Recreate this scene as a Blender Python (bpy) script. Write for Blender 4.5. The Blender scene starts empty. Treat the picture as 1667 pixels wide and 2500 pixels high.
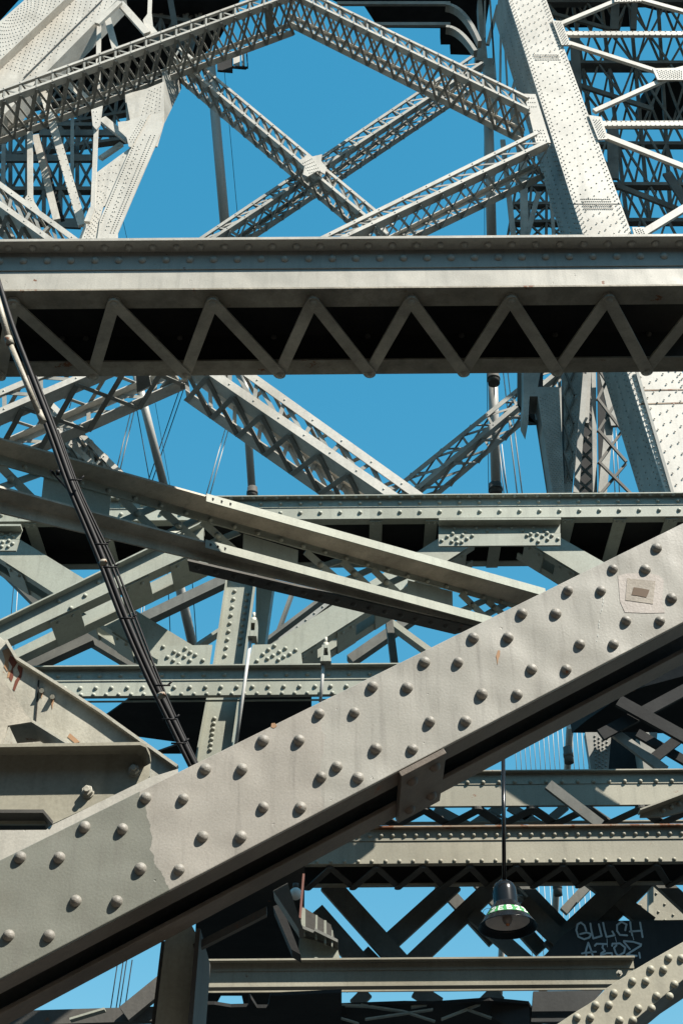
import bpy, bmesh, math, random
from mathutils import Vector, Matrix
R = math.radians
random.seed(7)
scene = bpy.context.scene
col = scene.collection
# ------------------------------------------------------------------ camera
F, PITCH, ROLL, CAM = 3200.0, R(36), R(0.45), Vector((0, 0, 1.7))
cd = bpy.data.cameras.new('camera'); cam = bpy.data.objects.new('camera', cd); col.objects.link(cam)
cd.sensor_fit = 'VERTICAL'; cd.sensor_height = 36; cd.sensor_width = 24; cd.lens = F/2500*36
cd.clip_start = .05; cd.clip_end = 20000
MCAM = Matrix.Rotation(R(90)+PITCH, 3, 'X') @ Matrix.Rotation(-ROLL, 3, 'Z')
cam.matrix_world = Matrix.Translation(CAM) @ MCAM.to_4x4()
scene.camera = cam
# ------------------------------------------------------------------ light
SUN = Vector((1.12, -1.0, 1.75)).normalized()
w = bpy.data.worlds.new('World'); scene.world = w; w.use_nodes = True
nt = w.node_tree; bg = nt.nodes['Background']
sky = nt.nodes.new('ShaderNodeTexSky'); sky.sky_type = 'NISHITA'; sky.sun_disc = False
sky.sun_elevation = math.asin(SUN.z); sky.sun_rotation = math.atan2(SUN.x, SUN.y)
sky.air_density = 1.0; sky.dust_density = .3; sky.ozone_density = 1.0
gm = nt.nodes.new('ShaderNodeGamma'); gm.inputs['Gamma'].default_value = .42       # evens the sky out between zenith and sun side
hs = nt.nodes.new('ShaderNodeHueSaturation'); hs.inputs['Hue'].default_value = .478; hs.inputs['Saturation'].default_value = 2.45
nt.links.new(sky.outputs[0], gm.inputs['Color']); nt.links.new(gm.outputs[0], hs.inputs['Color']); nt.links.new(hs.outputs[0], bg.inputs['Color'])
bg.inputs['Strength'].default_value = .20
sl = bpy.data.lights.new('sun', 'SUN'); sl.energy = 5.0; sl.angle = R(.5); sl.color = (1, .95, .87)
so = bpy.data.objects.new('sun', sl); col.objects.link(so); so.location = (10, -20, 60)
so.rotation_euler = SUN.to_track_quat('Z', 'Y').to_euler()
scene.view_settings.view_transform = 'Standard'; scene.view_settings.look = 'None'
scene.view_settings.exposure = 1.0; scene.view_settings.gamma = 1
scene.cycles.max_bounces = 4; scene.cycles.diffuse_bounces = 1

# ------------------------------------------------------------------ picture coordinates -> places
def ray(px, py):
    return MCAM @ Vector((px-833.5, 1250-py, -F))
def P(px, py, Y):
    d = ray(px, py); return CAM + d*(Y/d.y)
def Pz(px, py, z):
    d = ray(px, py); return CAM + d*((z-CAM.z)/d.z)
def tile(ox, oy, s):
    return lambda x, y: (ox+x*s, oy+y*s)
k = 834/1568
T1, T2, T3, T4, T5 = tile(0,0,k), tile(833,0,k), tile(0,560,k), tile(833,560,k), tile(0,1050,k)
T6, T7, T8, T9, T10 = tile(833,1150,k), tile(0,1500,k), tile(833,1600,k), tile(0,1950,k), tile(833,2000,k)
q = 400/1568
a1, a2, a3, b5 = tile(0,0,q), tile(0,290,q), tile(300,0,q), tile(1267,1650,q)
a4, a5 = tile(1300,0,367/1568), tile(1300,290,367/1568)
a6, a7 = tile(1100,0,300/1568), tile(1150,900,517/1568)
b1, b2, b3, b4 = tile(0,900,500/1568), tile(0,1250,500/1568), tile(0,1600,480/1568), tile(380,2120,500/1568)
b6, b7 = tile(1120,2120,280/1568), tile(1350,2120,317/1568)
def L(f, *pts):                      # a list of zoomed points
    return [f(*p) for p in pts]
def lerp(a, b, t): return a+(b-a)*t
def l2(a, b, t): return (a[0]+(b[0]-a[0])*t, a[1]+(b[1]-a[1])*t)

# ------------------------------------------------------------------ materials
def paint(name, base, base2=None, rough=.5, nscale=3, rust=0.0, bump=.15, bscale=60, streak=.25, blend=None, var=.18, rustscale=6.0, base3=None, grime=.5, wave=0.0):
    m = bpy.data.materials.new(name); m.use_nodes = True; t = m.node_tree; N = t.nodes; LK = t.links
    b = N['Principled BSDF']; b.inputs['Roughness'].default_value = rough
    b.inputs['Specular IOR Level'].default_value = .35
    g = N.new('ShaderNodeNewGeometry')
    def noise(sc, det=5, vec=None, rgh=.6):
        n = N.new('ShaderNodeTexNoise'); n.inputs['Scale'].default_value = sc; n.inputs['Detail'].default_value = det
        n.inputs['Roughness'].default_value = rgh
        LK.new(vec or g.outputs['Position'], n.inputs['Vector']); return n
    def ramp(src, lo, hi, c0=(0,0,0,1), c1=(1,1,1,1)):
        r = N.new('ShaderNodeValToRGB'); r.color_ramp.elements[0].position = lo; r.color_ramp.elements[1].position = hi
        r.color_ramp.elements[0].color = c0; r.color_ramp.elements[1].color = c1
        LK.new(src, r.inputs['Fac']); return r.outputs['Color']
    def mix(fac, c0, c1, mode='MIX'):
        x = N.new('ShaderNodeMix'); x.data_type = 'RGBA'; x.blend_type = mode
        for s, v in ((x.inputs[0], fac), (x.inputs[6], c0), (x.inputs[7], c1)):
            if hasattr(v, 'links') or isinstance(v, bpy.types.NodeSocket): LK.new(v, s)
            elif isinstance(v, (int, float)): s.default_value = v
            else: s.default_value = (*v, 1)
        return x.outputs[2]
    c = mix(ramp(noise(nscale).outputs['Fac'], .35, .65), tuple(x*(1-var) for x in base), tuple(min(1, x*(1+var)) for x in base))
    if base2:
        mp = blend(N, LK, g, noise)
        c2 = mix(ramp(noise(nscale*1.7).outputs['Fac'], .3, .7), tuple(x*(1-var) for x in base2), tuple(x*(1+var) for x in base2))
        if base3:
            sx = N.new('ShaderNodeSeparateXYZ'); LK.new(g.outputs['Position'], sx.inputs[0])
            a = N.new('ShaderNodeMath'); a.operation = 'MULTIPLY_ADD'; a.inputs[1].default_value = .09; LK.new(noise(9, 4).outputs['Fac'], a.inputs[0]); LK.new(sx.outputs['X'], a.inputs[2])
            gt = N.new('ShaderNodeMath'); gt.operation = 'GREATER_THAN'; gt.inputs[1].default_value = XR+.045; LK.new(a.outputs[0], gt.inputs[0])
            c = mix(gt.outputs[0], c, base3)
        c = mix(mp, c, c2)
    gr = noise(nscale*.45, 6, None, .65)
    c = mix(ramp(gr.outputs['Fac'], .50, .72, (0,0,0,1), (grime,)*3+(1,)), c, tuple(x*f for x, f in zip(base, (.52,.47,.40))))
    # run-off streaks: noise stretched along the vertical
    mpn = N.new('ShaderNodeMapping'); mpn.inputs['Scale'].default_value = (bscale*.3, bscale*.3, bscale*.02)
    LK.new(g.outputs['Position'], mpn.inputs['Vector'])
    st = noise(1.0, 4, mpn.outputs['Vector'])
    c = mix(ramp(st.outputs['Fac'], .52, .75, (0,0,0,1), (streak,)*3+(1,)), c, tuple(x*.45 for x in base))
    # fine speckle
    c = mix(.5, c, ramp(noise(bscale*1.3, 3).outputs['Fac'], .3, .7, (.78,.78,.78,1), (1.12,1.12,1.12,1)), 'MULTIPLY')
    if rust > 0:
        rn = noise(rustscale, 8, None, .7)
        c = mix(ramp(rn.outputs['Fac'], .70-rust, .73-rust), c, (.17, .065, .025))
    LK.new(c, b.inputs['Base Color'])
    bp = N.new('ShaderNodeBump'); bp.inputs['Strength'].default_value = bump; bp.inputs['Distance'].default_value = .01
    LK.new(noise(bscale, 4).outputs['Fac'], bp.inputs['Height']); LK.new(bp.outputs[0], b.inputs['Normal'])
    if wave:
        b2_ = N.new('ShaderNodeBump'); b2_.inputs['Strength'].default_value = wave; b2_.inputs['Distance'].default_value = .05
        LK.new(noise(2.6, 2).outputs['Fac'], b2_.inputs['Height']); LK.new(b2_.outputs[0], bp.inputs['Normal'])
        # sparse paint drips and flakes
        fl = noise(28, 3); rr_ = ramp(fl.outputs['Fac'], .70, .73)
        b3_ = N.new('ShaderNodeBump'); b3_.inputs['Strength'].default_value = .5; b3_.inputs['Distance'].default_value = .004; b3_.invert = True
        LK.new(rr_, b3_.inputs['Height']); LK.new(b2_.outputs[0], b3_.inputs['Normal']); LK.new(b3_.outputs[0], bp.inputs['Normal'])
    return m
def plain(name, c, rough=.5, metal=0.0, spec=.5, emit=None):
    m = bpy.data.materials.new(name); m.use_nodes = True; t = m.node_tree; b = t.nodes['Principled BSDF']
    n = t.nodes.new('ShaderNodeTexNoise'); n.inputs['Scale'].default_value = 25
    r = t.nodes.new('ShaderNodeValToRGB')
    r.color_ramp.elements[0].color = (*[x*.8 for x in c], 1); r.color_ramp.elements[1].color = (*[min(1, x*1.15) for x in c], 1)
    g = t.nodes.new('ShaderNodeNewGeometry'); t.links.new(g.outputs['Position'], n.inputs['Vector'])
    t.links.new(n.outputs['Fac'], r.inputs['Fac']); t.links.new(r.outputs['Color'], b.inputs['Base Color'])
    b.inputs['Roughness'].default_value = rough; b.inputs['Metallic'].default_value = metal
    b.inputs['Specular IOR Level'].default_value = spec
    return m
XG = P(*T9(700, 180), 4.0).x
XR = P(*T7(1475, 560), 4.0).x
def near_blend(N, LK, g, noise):
    # old grey-green coat left of a ragged brush edge
    sx = N.new('ShaderNodeSeparateXYZ'); LK.new(g.outputs['Position'], sx.inputs[0])
    n = noise(4.5, 6)
    a = N.new('ShaderNodeMath'); a.operation = 'MULTIPLY_ADD'; a.inputs[1].default_value = .14; LK.new(n.outputs['Fac'], a.inputs[0]); LK.new(sx.outputs['X'], a.inputs[2])
    zz = N.new('ShaderNodeMath'); zz.operation = 'MULTIPLY_ADD'; zz.inputs[1].default_value = .35; LK.new(sx.outputs['Z'], zz.inputs[0]); LK.new(a.outputs[0], zz.inputs[2])
    z0 = P(*T9(700, 180), 4.0).z
    l = N.new('ShaderNodeMath'); l.operation = 'LESS_THAN'; l.inputs[1].default_value = XG+.07+.35*z0; LK.new(zz.outputs[0], l.inputs[0])
    return l.outputs[0]
M = {}
M['near'] = paint('beige_grey_paint', (.335,.312,.270), (.19,.192,.160), rough=.45, nscale=2.2, bump=.09, bscale=110, streak=.5, blend=near_blend, var=.10, grime=.5, wave=.55, base3=(.325,.312,.272))
M['beam'] = paint('pale_weathered_paint', (.42,.40,.345), rough=.5, nscale=4, bump=.08, bscale=90, streak=.3, rust=.04, var=.08, rustscale=7, grime=.3, wave=.3)
M['mid'] = paint('sage_grey_paint', (.335,.345,.285), rough=.5, nscale=1.5, bump=.08, bscale=60, streak=.35, rust=.01, var=.10)
M['midr'] = paint('beige_sage_paint', (.31,.29,.225), rough=.5, nscale=1.2, bump=.08, bscale=60, streak=.35, rust=.035, var=.14)
M['olive'] = paint('dull_olive_paint', (.44,.40,.32), rough=.6, nscale=3, bump=.2, bscale=60, streak=.4, rust=.04, var=.25)
M['dim'] = paint('shade_dark_paint', (.085,.08,.07), rough=.7, nscale=2, bump=.15, bscale=50, streak=.4, rust=.03, var=.25)  # shade painted into interiors and undersides; plain dark on small fittings
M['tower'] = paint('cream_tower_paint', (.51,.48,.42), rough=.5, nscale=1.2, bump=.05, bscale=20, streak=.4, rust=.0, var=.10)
M['towerdim'] = paint('shaded_tower_paint', (.27,.265,.235), rough=.6, nscale=1.5, bump=.08, bscale=20, streak=.4, rust=.03, var=.18)  # darker copy of the cream tower paint, shade put into its colour
M['dim2'] = paint('shade_dark_steel', (.115,.115,.10), rough=.65, nscale=2, bump=.1, bscale=40, streak=.4, rust=.03, var=.25)  # shade put into the colour of braces and members behind
M['panelblack'] = paint('shade_black_plate', (.035,.037,.036), rough=.7, nscale=2, bump=.1, bscale=40, streak=.4, var=.2)  # shade put into the colour of the graffiti and bottom plates
M['grime'] = paint('brown_road_grime', (.15,.125,.10), rough=.6, nscale=2.5, bump=.15, bscale=70, streak=.3, rust=.03, var=.2)
M['rustedge'] = paint('rusted_flange', (.27,.20,.14), rough=.7, nscale=3, bump=.2, bscale=60, streak=.3, rust=.16, var=.2, rustscale=5)
M['rivetpaint'] = paint('rivet_paint', (.225,.21,.18), rough=.5, nscale=14, bump=.25, bscale=120, streak=.3, rust=.05, var=.2, rustscale=20)
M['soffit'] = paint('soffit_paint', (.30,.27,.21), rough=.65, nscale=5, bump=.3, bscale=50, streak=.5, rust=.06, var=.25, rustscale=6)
M['rear'] = paint('shade_rear_steel', (.13,.122,.105), rough=.7, nscale=1.5, bump=.08, bscale=20, streak=.4, rust=.03, var=.25)  # shade of the rear frames put into their colour
M['rusty'] = paint('rusting_cream_paint', (.42,.40,.33), rough=.5, nscale=4, bump=.15, bscale=80, streak=.5, rust=.075, var=.12, rustscale=5)
M['shadeblack'] = paint('shade_black_steel', (.022,.022,.021), rough=.85, nscale=2, bump=.2, bscale=30, streak=.3, rust=.02, var=.3)  # shade painted black in girder interiors and gaps; true black on holes and seams
M['cable'] = plain('galvanised_cable', (.36,.35,.32), .5, 0)
M['rope'] = plain('pale_wire_rope', (.42,.41,.38), .6)
M['black'] = plain('black_enamel', (.010,.010,.010), .22, spec=.3)
M['rubber'] = plain('black_cable_jacket', (.009,.008,.008), .6, spec=.25)
M['pipe'] = paint('flaking_pipe_paint', (.33,.30,.24), rough=.5, nscale=8, bump=.3, bscale=80, streak=.3, rust=.13, rustscale=14)
M['white'] = plain('reflector_white', (.62,.55,.5), .4)
M['green'] = plain('green_sticker', (.035,.24,.06), .6)
M['letter'] = plain('white_lettering', (.58,.60,.55), .7)
M['amber'] = plain('amber_glass', (.55,.16,.04), .08)
M['glass'] = plain('bulb_glass', (.28,.23,.2), .05)
M['red'] = plain('red_brown_rod', (.17,.07,.05), .6)
M['bolt'] = paint('bolt_paint', (.36,.34,.28), rough=.4, nscale=10, bump=.2, bscale=90, rust=.04)
M['graffiti'] = plain('pale_spray_paint', (.50,.58,.60), .7)
M['patch'] = paint('pinkish_primer', (.40,.36,.32), rough=.6, nscale=8, bump=.15, bscale=90, var=.08)
M['patch2'] = paint('scraped_coat', (.30,.265,.215), rough=.6, nscale=8, bump=.15, bscale=90, var=.12)
M['patch3'] = plain('old_glue', (.12,.08,.05), .8)
M['greypatch'] = paint('new_grey_coat', (.33,.32,.28), rough=.45, nscale=3, bump=.3, bscale=75, var=.05)
M['ruststain'] = plain('rust_stain', (.33,.19,.10), .8)

# ------------------------------------------------------------------ mesh helpers
class MB:
    def __init__(s): s.v, s.f, s.sm = [], [], []
    def prism(s, pts, vec):
        n = len(pts); o = len(s.v); pts = [Vector(p) for p in pts]; vec = Vector(vec)
        s.v += pts+[p+vec for p in pts]
        s.f += [list(range(o, o+n)), list(range(o+2*n-1, o+n-1, -1))]
        s.f += [[o+i, o+(i+1) % n, o+n+(i+1) % n, o+n+i] for i in range(n)]
        s.sm += [0]*(n+2); return s
    def slab(s, p0, p1, vw, vt):
        return s.prism([p0, p1, p1+vw, p0+vw], vt)
    def bar(s, p0, p1, wd, n, t):            # flat bar, n = its thickness direction
        d = (p1-p0).normalized(); n = (n-d*n.dot(d)).normalized(); x = d.cross(n).normalized()*wd/2
        return s.prism([p0-x, p1-x, p1+x, p0+x], n*t)
    def strap(s, p0, p1, wd, n, t):          # lacing bar with round ends
        d = (p1-p0).normalized(); n = (n-d*n.dot(d)).normalized(); x = d.cross(n).normalized(); r = wd/2; pts = []
        for i in range(9):
            a = R(90+i*22.5); pts.append(p0+d*math.cos(a)*r+x*math.sin(a)*r)
        for i in range(9):
            a = R(-90+i*22.5); pts.append(p1+d*math.cos(a)*r+x*math.sin(a)*r)
        return s.prism(pts, n*t)
    def tube(s, p0, p1, r, r1=None, seg=12):
        r1 = r if r1 is None else r1; d = (p1-p0).normalized(); a = d.orthogonal().normalized(); b = d.cross(a); o = len(s.v)
        for p, rr in ((p0, r), (p1, r1)):
            s.v += [p+(a*math.cos(i*2*math.pi/seg)+b*math.sin(i*2*math.pi/seg))*rr for i in range(seg)]
        s.f += [[o+i, o+(i+1) % seg, o+seg+(i+1) % seg, o+seg+i] for i in range(seg)]; s.sm += [1]*seg
        s.f += [list(range(o+seg-1, o-1, -1)), list(range(o+seg, o+2*seg))]; s.sm += [0, 0]; return s
    def dome(s, p, n, r, h=None, seg=8, rings=3):
        h = r*.95 if h is None else h; n = n.normalized(); a = n.orthogonal().normalized(); b = n.cross(a); o = len(s.v)
        for j in range(rings):
            f = j/rings*math.pi/2
            s.v += [p+(a*math.cos(i*2*math.pi/seg)+b*math.sin(i*2*math.pi/seg))*r*math.cos(f)+n*h*math.sin(f) for i in range(seg)]
        s.v.append(p+n*h)
        for j in range(rings-1):
            s.f += [[o+j*seg+i, o+j*seg+(i+1) % seg, o+(j+1)*seg+(i+1) % seg, o+(j+1)*seg+i] for i in range(seg)]; s.sm += [1]*seg
        t = o+(rings-1)*seg; s.f += [[t+i, t+(i+1) % seg, o+rings*seg] for i in range(seg)]; s.sm += [1]*seg; return s
    def lathe(s, c, prof, seg=48, axis=Vector((0,0,1))):
        a = axis.orthogonal().normalized(); b = axis.cross(a); o = len(s.v); n = len(prof)
        for r, h in prof:
            s.v += [c+(a*math.cos(i*2*math.pi/seg)+b*math.sin(i*2*math.pi/seg))*r+axis*h for i in range(seg)]
        for j in range(n-1):
            s.f += [[o+j*seg+i, o+j*seg+(i+1) % seg, o+(j+1)*seg+(i+1) % seg, o+(j+1)*seg+i] for i in range(seg)]; s.sm += [1]*seg
        return s
    def mesh(s, name, org=Vector((0,0,0)), bevel=0):
        me = bpy.data.meshes.new(name); me.from_pydata([tuple(v-org) for v in s.v], [], s.f)
        me.polygons.foreach_set('use_smooth', [bool(x) for x in s.sm])
        bm = bmesh.new(); bm.from_mesh(me); bmesh.ops.recalc_face_normals(bm, faces=bm.faces)
        bm.to_mesh(me); bm.free(); me.update(); return me
    def build(s, name, mat, parent=None, bevel=0, label=None):
        if parent is None:
            org = sum(s.v, Vector())/len(s.v); org = Vector((org.x, org.y, min(v.z for v in s.v)))
        else: org = parent.location
        me = s.mesh(name, org); me.materials.append(M[mat])
        o = bpy.data.objects.new(name, me); col.objects.link(o)
        if parent is None: o.location = org
        elif parent.parent is None: o.parent = parent
        else: o.parent = parent
        if bevel:
            md = o.modifiers.new('bevel', 'BEVEL'); md.width = bevel; md.segments = 2; md.limit_method = 'ANGLE'; md.angle_limit = R(40); md.harden_normals = False
        if label: o['label'] = label
        return o
def thing(name, label, cat, loc, group=None):
    o = bpy.data.objects.new(name, None); col.objects.link(o); o.location = loc; o.empty_display_size = .2
    tag(o, label, cat, group); return o
def tag(o, label, cat, group=None):
    o['label'] = label; o['category'] = cat
    if group: o['group'] = group
    return o
def struct(o): o['kind'] = 'structure'; return o
def inst(me, name, parent, loc, rot=None):
    o = bpy.data.objects.new(name, me); col.objects.link(o); o.parent = parent; o.location = loc-parent.location
    if rot: o.rotation_euler = rot
    return o
FRONT = Vector((0,-1,0)); BACK = Vector((0,1,0)); UP = Vector((0,0,1)); DOWN = Vector((0,0,-1))
def pl(pts, Y): return [P(x, y, Y) for x, y in pts]
def depth_to(pa, pb, Y):      # how far behind Y a point at pa's height and column shows at row pb
    z = P(*pa, Y).z; return Pz(pa[0], pb, z).y-Y
def grid(mb, quad, nu, nv, Y, r, stagger=False, jit=0, seg=6, rings=2):
    for i in range(nu):
        for j in range(nv):
            u = (i+.5)/nu; v = (j+.5+(.5 if stagger and i % 2 else 0))/nv
            if v > 1: continue
            a = l2(quad[0], quad[1], u); b = l2(quad[3], quad[2], u); p = l2(a, b, v)
            mb.dome(P(*p, Y), FRONT, r, seg=seg, rings=rings)
def dots(mb, pts, Y, r, seg=8, rings=3, n=FRONT):
    for p in pts: mb.dome(P(*p, Y), n, r, seg=seg, rings=rings)
def row(mb, p0, p1, n, Y, r, seg=6, rings=2):
    for i in range(n): mb.dome(P(*l2(p0, p1, (i+.5)/n), Y), FRONT, r, seg=seg, rings=rings)

# ================================================================== SETTING
b = MB(); b.slab(Vector((-3000,-3000,-42)), Vector((3000,-3000,-42)), Vector((0,9000,0)), Vector((0,0,-1)))
M['water'] = plain('river_water', (.008,.012,.014), .35, spec=.15)
struct(b.build('river_water', 'water'))
b = MB(); b.slab(Vector((-1.9,-30,0)), Vector((1.9,-30,0)), Vector((0,34,0)), Vector((0,0,-.25)))
M['deck'] = plain('walkway_concrete', (.20,.16,.13), .8)
struct(b.build('walkway_deck', 'deck'))

# unseen dark walls added behind and left of the viewer to cut sky fill
b = MB(); b.prism([Vector((-40,-9,-3)), Vector((40,-9,-3)), Vector((40,-9,12)), Vector((-40,-9,12))], Vector((0,-1.5,0)))
b.prism([Vector((-9,-9,-3)), Vector((-9,6,-3)), Vector((-9,6,9)), Vector((-9,-9,12))], Vector((-1,0,0)))
M['sky_block'] = plain('sky_block_black', (.03,.03,.028), .8)
struct(b.build('sky_block_wall', 'sky_block'))

# ================================================================== GIRDERS  (box girders: projecting top flange, web, open laced soffit)
def girder(name, label, Y, xa, xb, ytop, y1, y2, y3, yb1, yb2, yb3, mat='mid', rr=.02, xr=833, n1=0, n2=0, n3=0, top=True, group=None,
           cat='girder', interior=True, separate=False, n4=0, rside=(0,), soff=None, off2=0.5, topmat=None):
    # rows are read at column xr; the plate edges follow the picture's slight roll because the camera rolls, not the beam
    roll = math.tan(ROLL)
    z1, z2, z3 = (P(xr, y, Y).z for y in (y1, y2, y3))
    Yf = Pz(xr, ytop, z1).y; Y1 = Pz(xr, yb1, z3).y; Y2 = Pz(xr, yb2, z3).y; Y3 = Pz(xr, yb3, z3).y
    X0 = P(xa, y3+(xr-xa)*roll, Y).x; X1 = P(xb, y3-(xb-xr)*roll, Y).x
    ln = X1-X0; t = .012 if Y < 8 else .011
    root = thing(name, label, cat, Vector((X0+ln/2, (Y+Y3)/2, z3)), group)
    V = lambda x, y, z: Vector((x, y, z)); W = Vector((ln, 0, 0))
    m = MB()
    m.prism([V(X0,Yf,z1), V(X0,Y+t+.002,z1), V(X0,Y+t+.002,z1+t), V(X0,Yf,z1+t)], W)       # projecting flange
    if Y < 8: m.prism([V(X0,Yf+t*.3,z1+t), V(X0,Y+.02,z1+t), V(X0,Y+.02,z1+2*t), V(X0,Yf+t*.3,z1+2*t)], W)
    if n1:
        for i in range(n1): m.dome(V(X0+ln*(i+.5)/n1, (Yf+Y)/2-.1*(Y-Yf), z1), DOWN, rr, seg=8, rings=3) if not separate else None
    m.build('top_flange', topmat or mat, root)
    if Y3 > Y+.1 and interior:
        m = MB(); m.prism([V(X0,Y+t+.003,z1), V(X0,Y3,z1), V(X0,Y3,z1+t), V(X0,Y+t+.003,z1+t)], W); m.build('cover_plate', 'shadeblack', root)
    ta = .006
    m = MB(); m.prism([V(X0,Y-ta,z2), V(X0,Y,z2), V(X0,Y,z1-.002), V(X0,Y-ta,z1-.002)], W)
    if n2 and not separate:
        for i in range(n2): m.dome(V(X0+ln*(i+off2)/n2, Y-ta, (z1+z2)/2-(z1-z2)*.05), FRONT, rr, seg=8, rings=3)
    m.build('flange_angle', mat, root)
    m = MB(); m.prism([V(X0,Y+.001,z3+t), V(X0,Y+t,z3+t), V(X0,Y+t,z1-.002), V(X0,Y+.001,z1-.002)], W)
    if n3:
        for i in range(n3): m.dome(V(X0+ln*(i+.5)/n3, Y+.001, z2*.55+z3*.45), FRONT, rr, seg=8, rings=3)
    if n4:
        for i in range(n4): m.dome(V(X0+ln*(i+.5)/n4, Y+.001, z3+(z2-z3)*.1), FRONT, rr*.9, seg=8, rings=3)
    m.build('web', mat, root)
    if Y1 > Y+.02:
        m = MB(); m.prism([V(X0,Y-.003,z3), V(X0,Y1,z3), V(X0,Y1,z3+t), V(X0,Y-.003,z3+t)], W); m.build('bottom_flange', soff or mat, root)
    if Y3 > Y1+.03:
        m = MB(); m.prism([V(X0,Y2,z3), V(X0,Y3,z3), V(X0,Y3,z3+t), V(X0,Y2,z3+t)], W); m.build('bottom_flange', soff or mat, root)
        if interior:
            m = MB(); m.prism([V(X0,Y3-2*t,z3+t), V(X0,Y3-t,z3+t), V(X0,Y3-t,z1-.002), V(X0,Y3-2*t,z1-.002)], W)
            m.build('rear_web', 'shadeblack', root)
    root['dims'] = 0
    del root['dims']
    return root, dict(z1=z1, z2=z2, z3=z3, Yf=Yf, Y=Y, Y1=Y1, Y2=Y2, Y3=Y3, X0=X0, X1=X1, t=t)

# ---- the near horizontal girder across the upper third
gA, A = girder('laced_girder', 'large riveted horizontal girder with zigzag lacing bars crossing the whole picture in front', 5.4, -160, 1830,
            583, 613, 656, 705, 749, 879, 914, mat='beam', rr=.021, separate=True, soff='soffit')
rm = MB().dome(Vector((0,0,0)), FRONT, .0235, .021, seg=16, rings=5).mesh('rivet'); rm.materials.append(M['beam'])
rmd = MB().dome(Vector((0,0,0)), DOWN, .0235, .021, seg=16, rings=5).mesh('rivet'); rmd.materials.append(M['beam'])
rmo = MB().dome(Vector((0,0,0)), DOWN, .024, .019, seg=16, rings=4).mesh('rivet'); rmo.materials.append(M['olive'])
for i in range(-1, 32):
    x = 30+i*57.9
    p = P(x, 600, 5.4)
    inst(rmd, 'rivet', gA, Vector((p.x, A['Yf']*.45+A['Y']*.55, A['z1'])))
    p = P(x+28.5, 634, 5.4-A['t'])
    inst(rm, 'rivet', gA, Vector((p.x, A['Y']-.006, (A['z1']*.5+A['z2']*.5))))
z3 = A['z3']
tops = [T3(63,320), T3(525,318), T3(977,315), T3(1437,312), T4(320,312), T4(777,310), T4(1225,300)]
bots = [T3(430,658), T3(853,655), T3(1285,652), T4(130,650), T4(560,650), T4(988,640), T4(1397,640)]
tops = [(tops[0][0]-242, tops[0][1]+2)]+tops+[(tops[-1][0]+236, 718)]
bots = [(bots[0][0]-226, 911)]+bots+[(bots[-1][0]+218, 900)]
tp = [Pz(x, y, z3) for x, y in tops]; bp = [Pz(x, y, z3) for x, y in bots]
for pp in tp: pp.y = lerp(A['Y'], A['Y1'], .52)
for pp in bp: pp.y = lerp(A['Y2'], A['Y3'], .72)
for i in range(len(tp)):
    for p0, p1, off in ((tp[i], bp[i], .020),) + (((bp[i], tp[i+1], .003),) if i+1 < len(tp) else ()):
        m = MB(); m.strap(p0+DOWN*off, p1+DOWN*off, .074, DOWN, .014); lb = m.build('lacing_bar', 'olive', gA)
    inst(rmo, 'rivet', gA, tp[i]+DOWN*.034); inst(rmo, 'rivet', gA, bp[i]+DOWN*.034)
m = MB()                                                            # rivets of the rear web seen through the lacing
for i in range(-1, 9):
    for dx in (0, 56):
        p = P(165+i*225+dx, 775, A['Y3']); m.dome(Vector((p.x, A['Y3']-2*A['t'], z3+.30)), FRONT, .02)
        p = P(300+i*225+dx, 860, A['Y3']); m.dome(Vector((p.x, A['Y3']-2*A['t'], z3+.06)), FRONT, .02)
m.build('inner_rivets', 'dim', gA)

# ---- second girder
gB, B_ = girder('riveted_girder', 'pale riveted horizontal girder with batten plates at mid height behind the sloping angles', 9.6, -120, 1830,
            1210, 1219, 1239, 1267, 1281, 1374, 1386, mat='mid', rr=.021, n1=70, n2=40, n3=40)
m = None
zB = B_['z3']
for xa, xb in ((T5(110,0)[0], T5(165,0)[0]), (T5(440,0)[0], T5(500,0)[0]), (T6(130,0)[0], T6(188,0)[0]), (T6(385,0)[0], T6(440,0)[0]), (T6(695,0)[0], T6(750,0)[0]), (T6(1010,0)[0], T6(1068,0)[0]), (T6(1245,0)[0], T6(1305,0)[0]), (T6(1480,0)[0], T6(1540,0)[0])):
    p0 = Pz(xa, 1275, zB-.012); p1 = Pz(xb, 1275, zB-.012); m = MB()
    m.prism([Vector((p0.x,B_['Y']+.02,zB-.003)), Vector((p1.x,B_['Y']+.02,zB-.003)), Vector((p1.x,B_['Y3'],zB-.003)), Vector((p0.x,B_['Y3'],zB-.003))], DOWN*.012)
    for dx in (.25, .75): m.dome(Vector((lerp(p0.x, p1.x, dx), B_['Y']+.05, zB-.015)), DOWN, .016)
    m.build('batten_plate', 'mid', gB)
def gusset_box(label, quad_t, quad_f, holes, Y, x):
    root = thing('gusset_plate', label, 'gusset', P(*quad_f[0], Y), 'gussets of the lateral bracing')
    m = MB(); m.prism(pl(quad_f, Y), (0, .02, 0)); dots(m, holes, Y, .019); m.build('riveted_plate', 'mid', root)
    if quad_t:
        m = MB(); m.prism(pl(quad_t, Y+.03), (0, .02, 0)); dots(m, [l2(quad_t[0], quad_t[2], .5)], Y+.03, .018)
        for i in range(4):
            dots(m, [l2(l2(quad_t[0], quad_t[1], .13+.09*i), l2(quad_t[3], quad_t[2], .13+.09*i), .45+.3*(i % 2)), l2(l2(quad_t[0], quad_t[1], .6+.09*i), l2(quad_t[3], quad_t[2], .6+.09*i), .45+.3*(i % 2))], Y+.03, .018)
        m.build('backing_plate', 'mid', root)
        e = pl(quad_t, Y)
        m = MB(); m.prism([e[0]-BACK*.06, e[1]-BACK*.06, e[1]+BACK*.03, e[0]+BACK*.03], UP*.02); m.build('ledge', 'mid', root)
    return root
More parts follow.
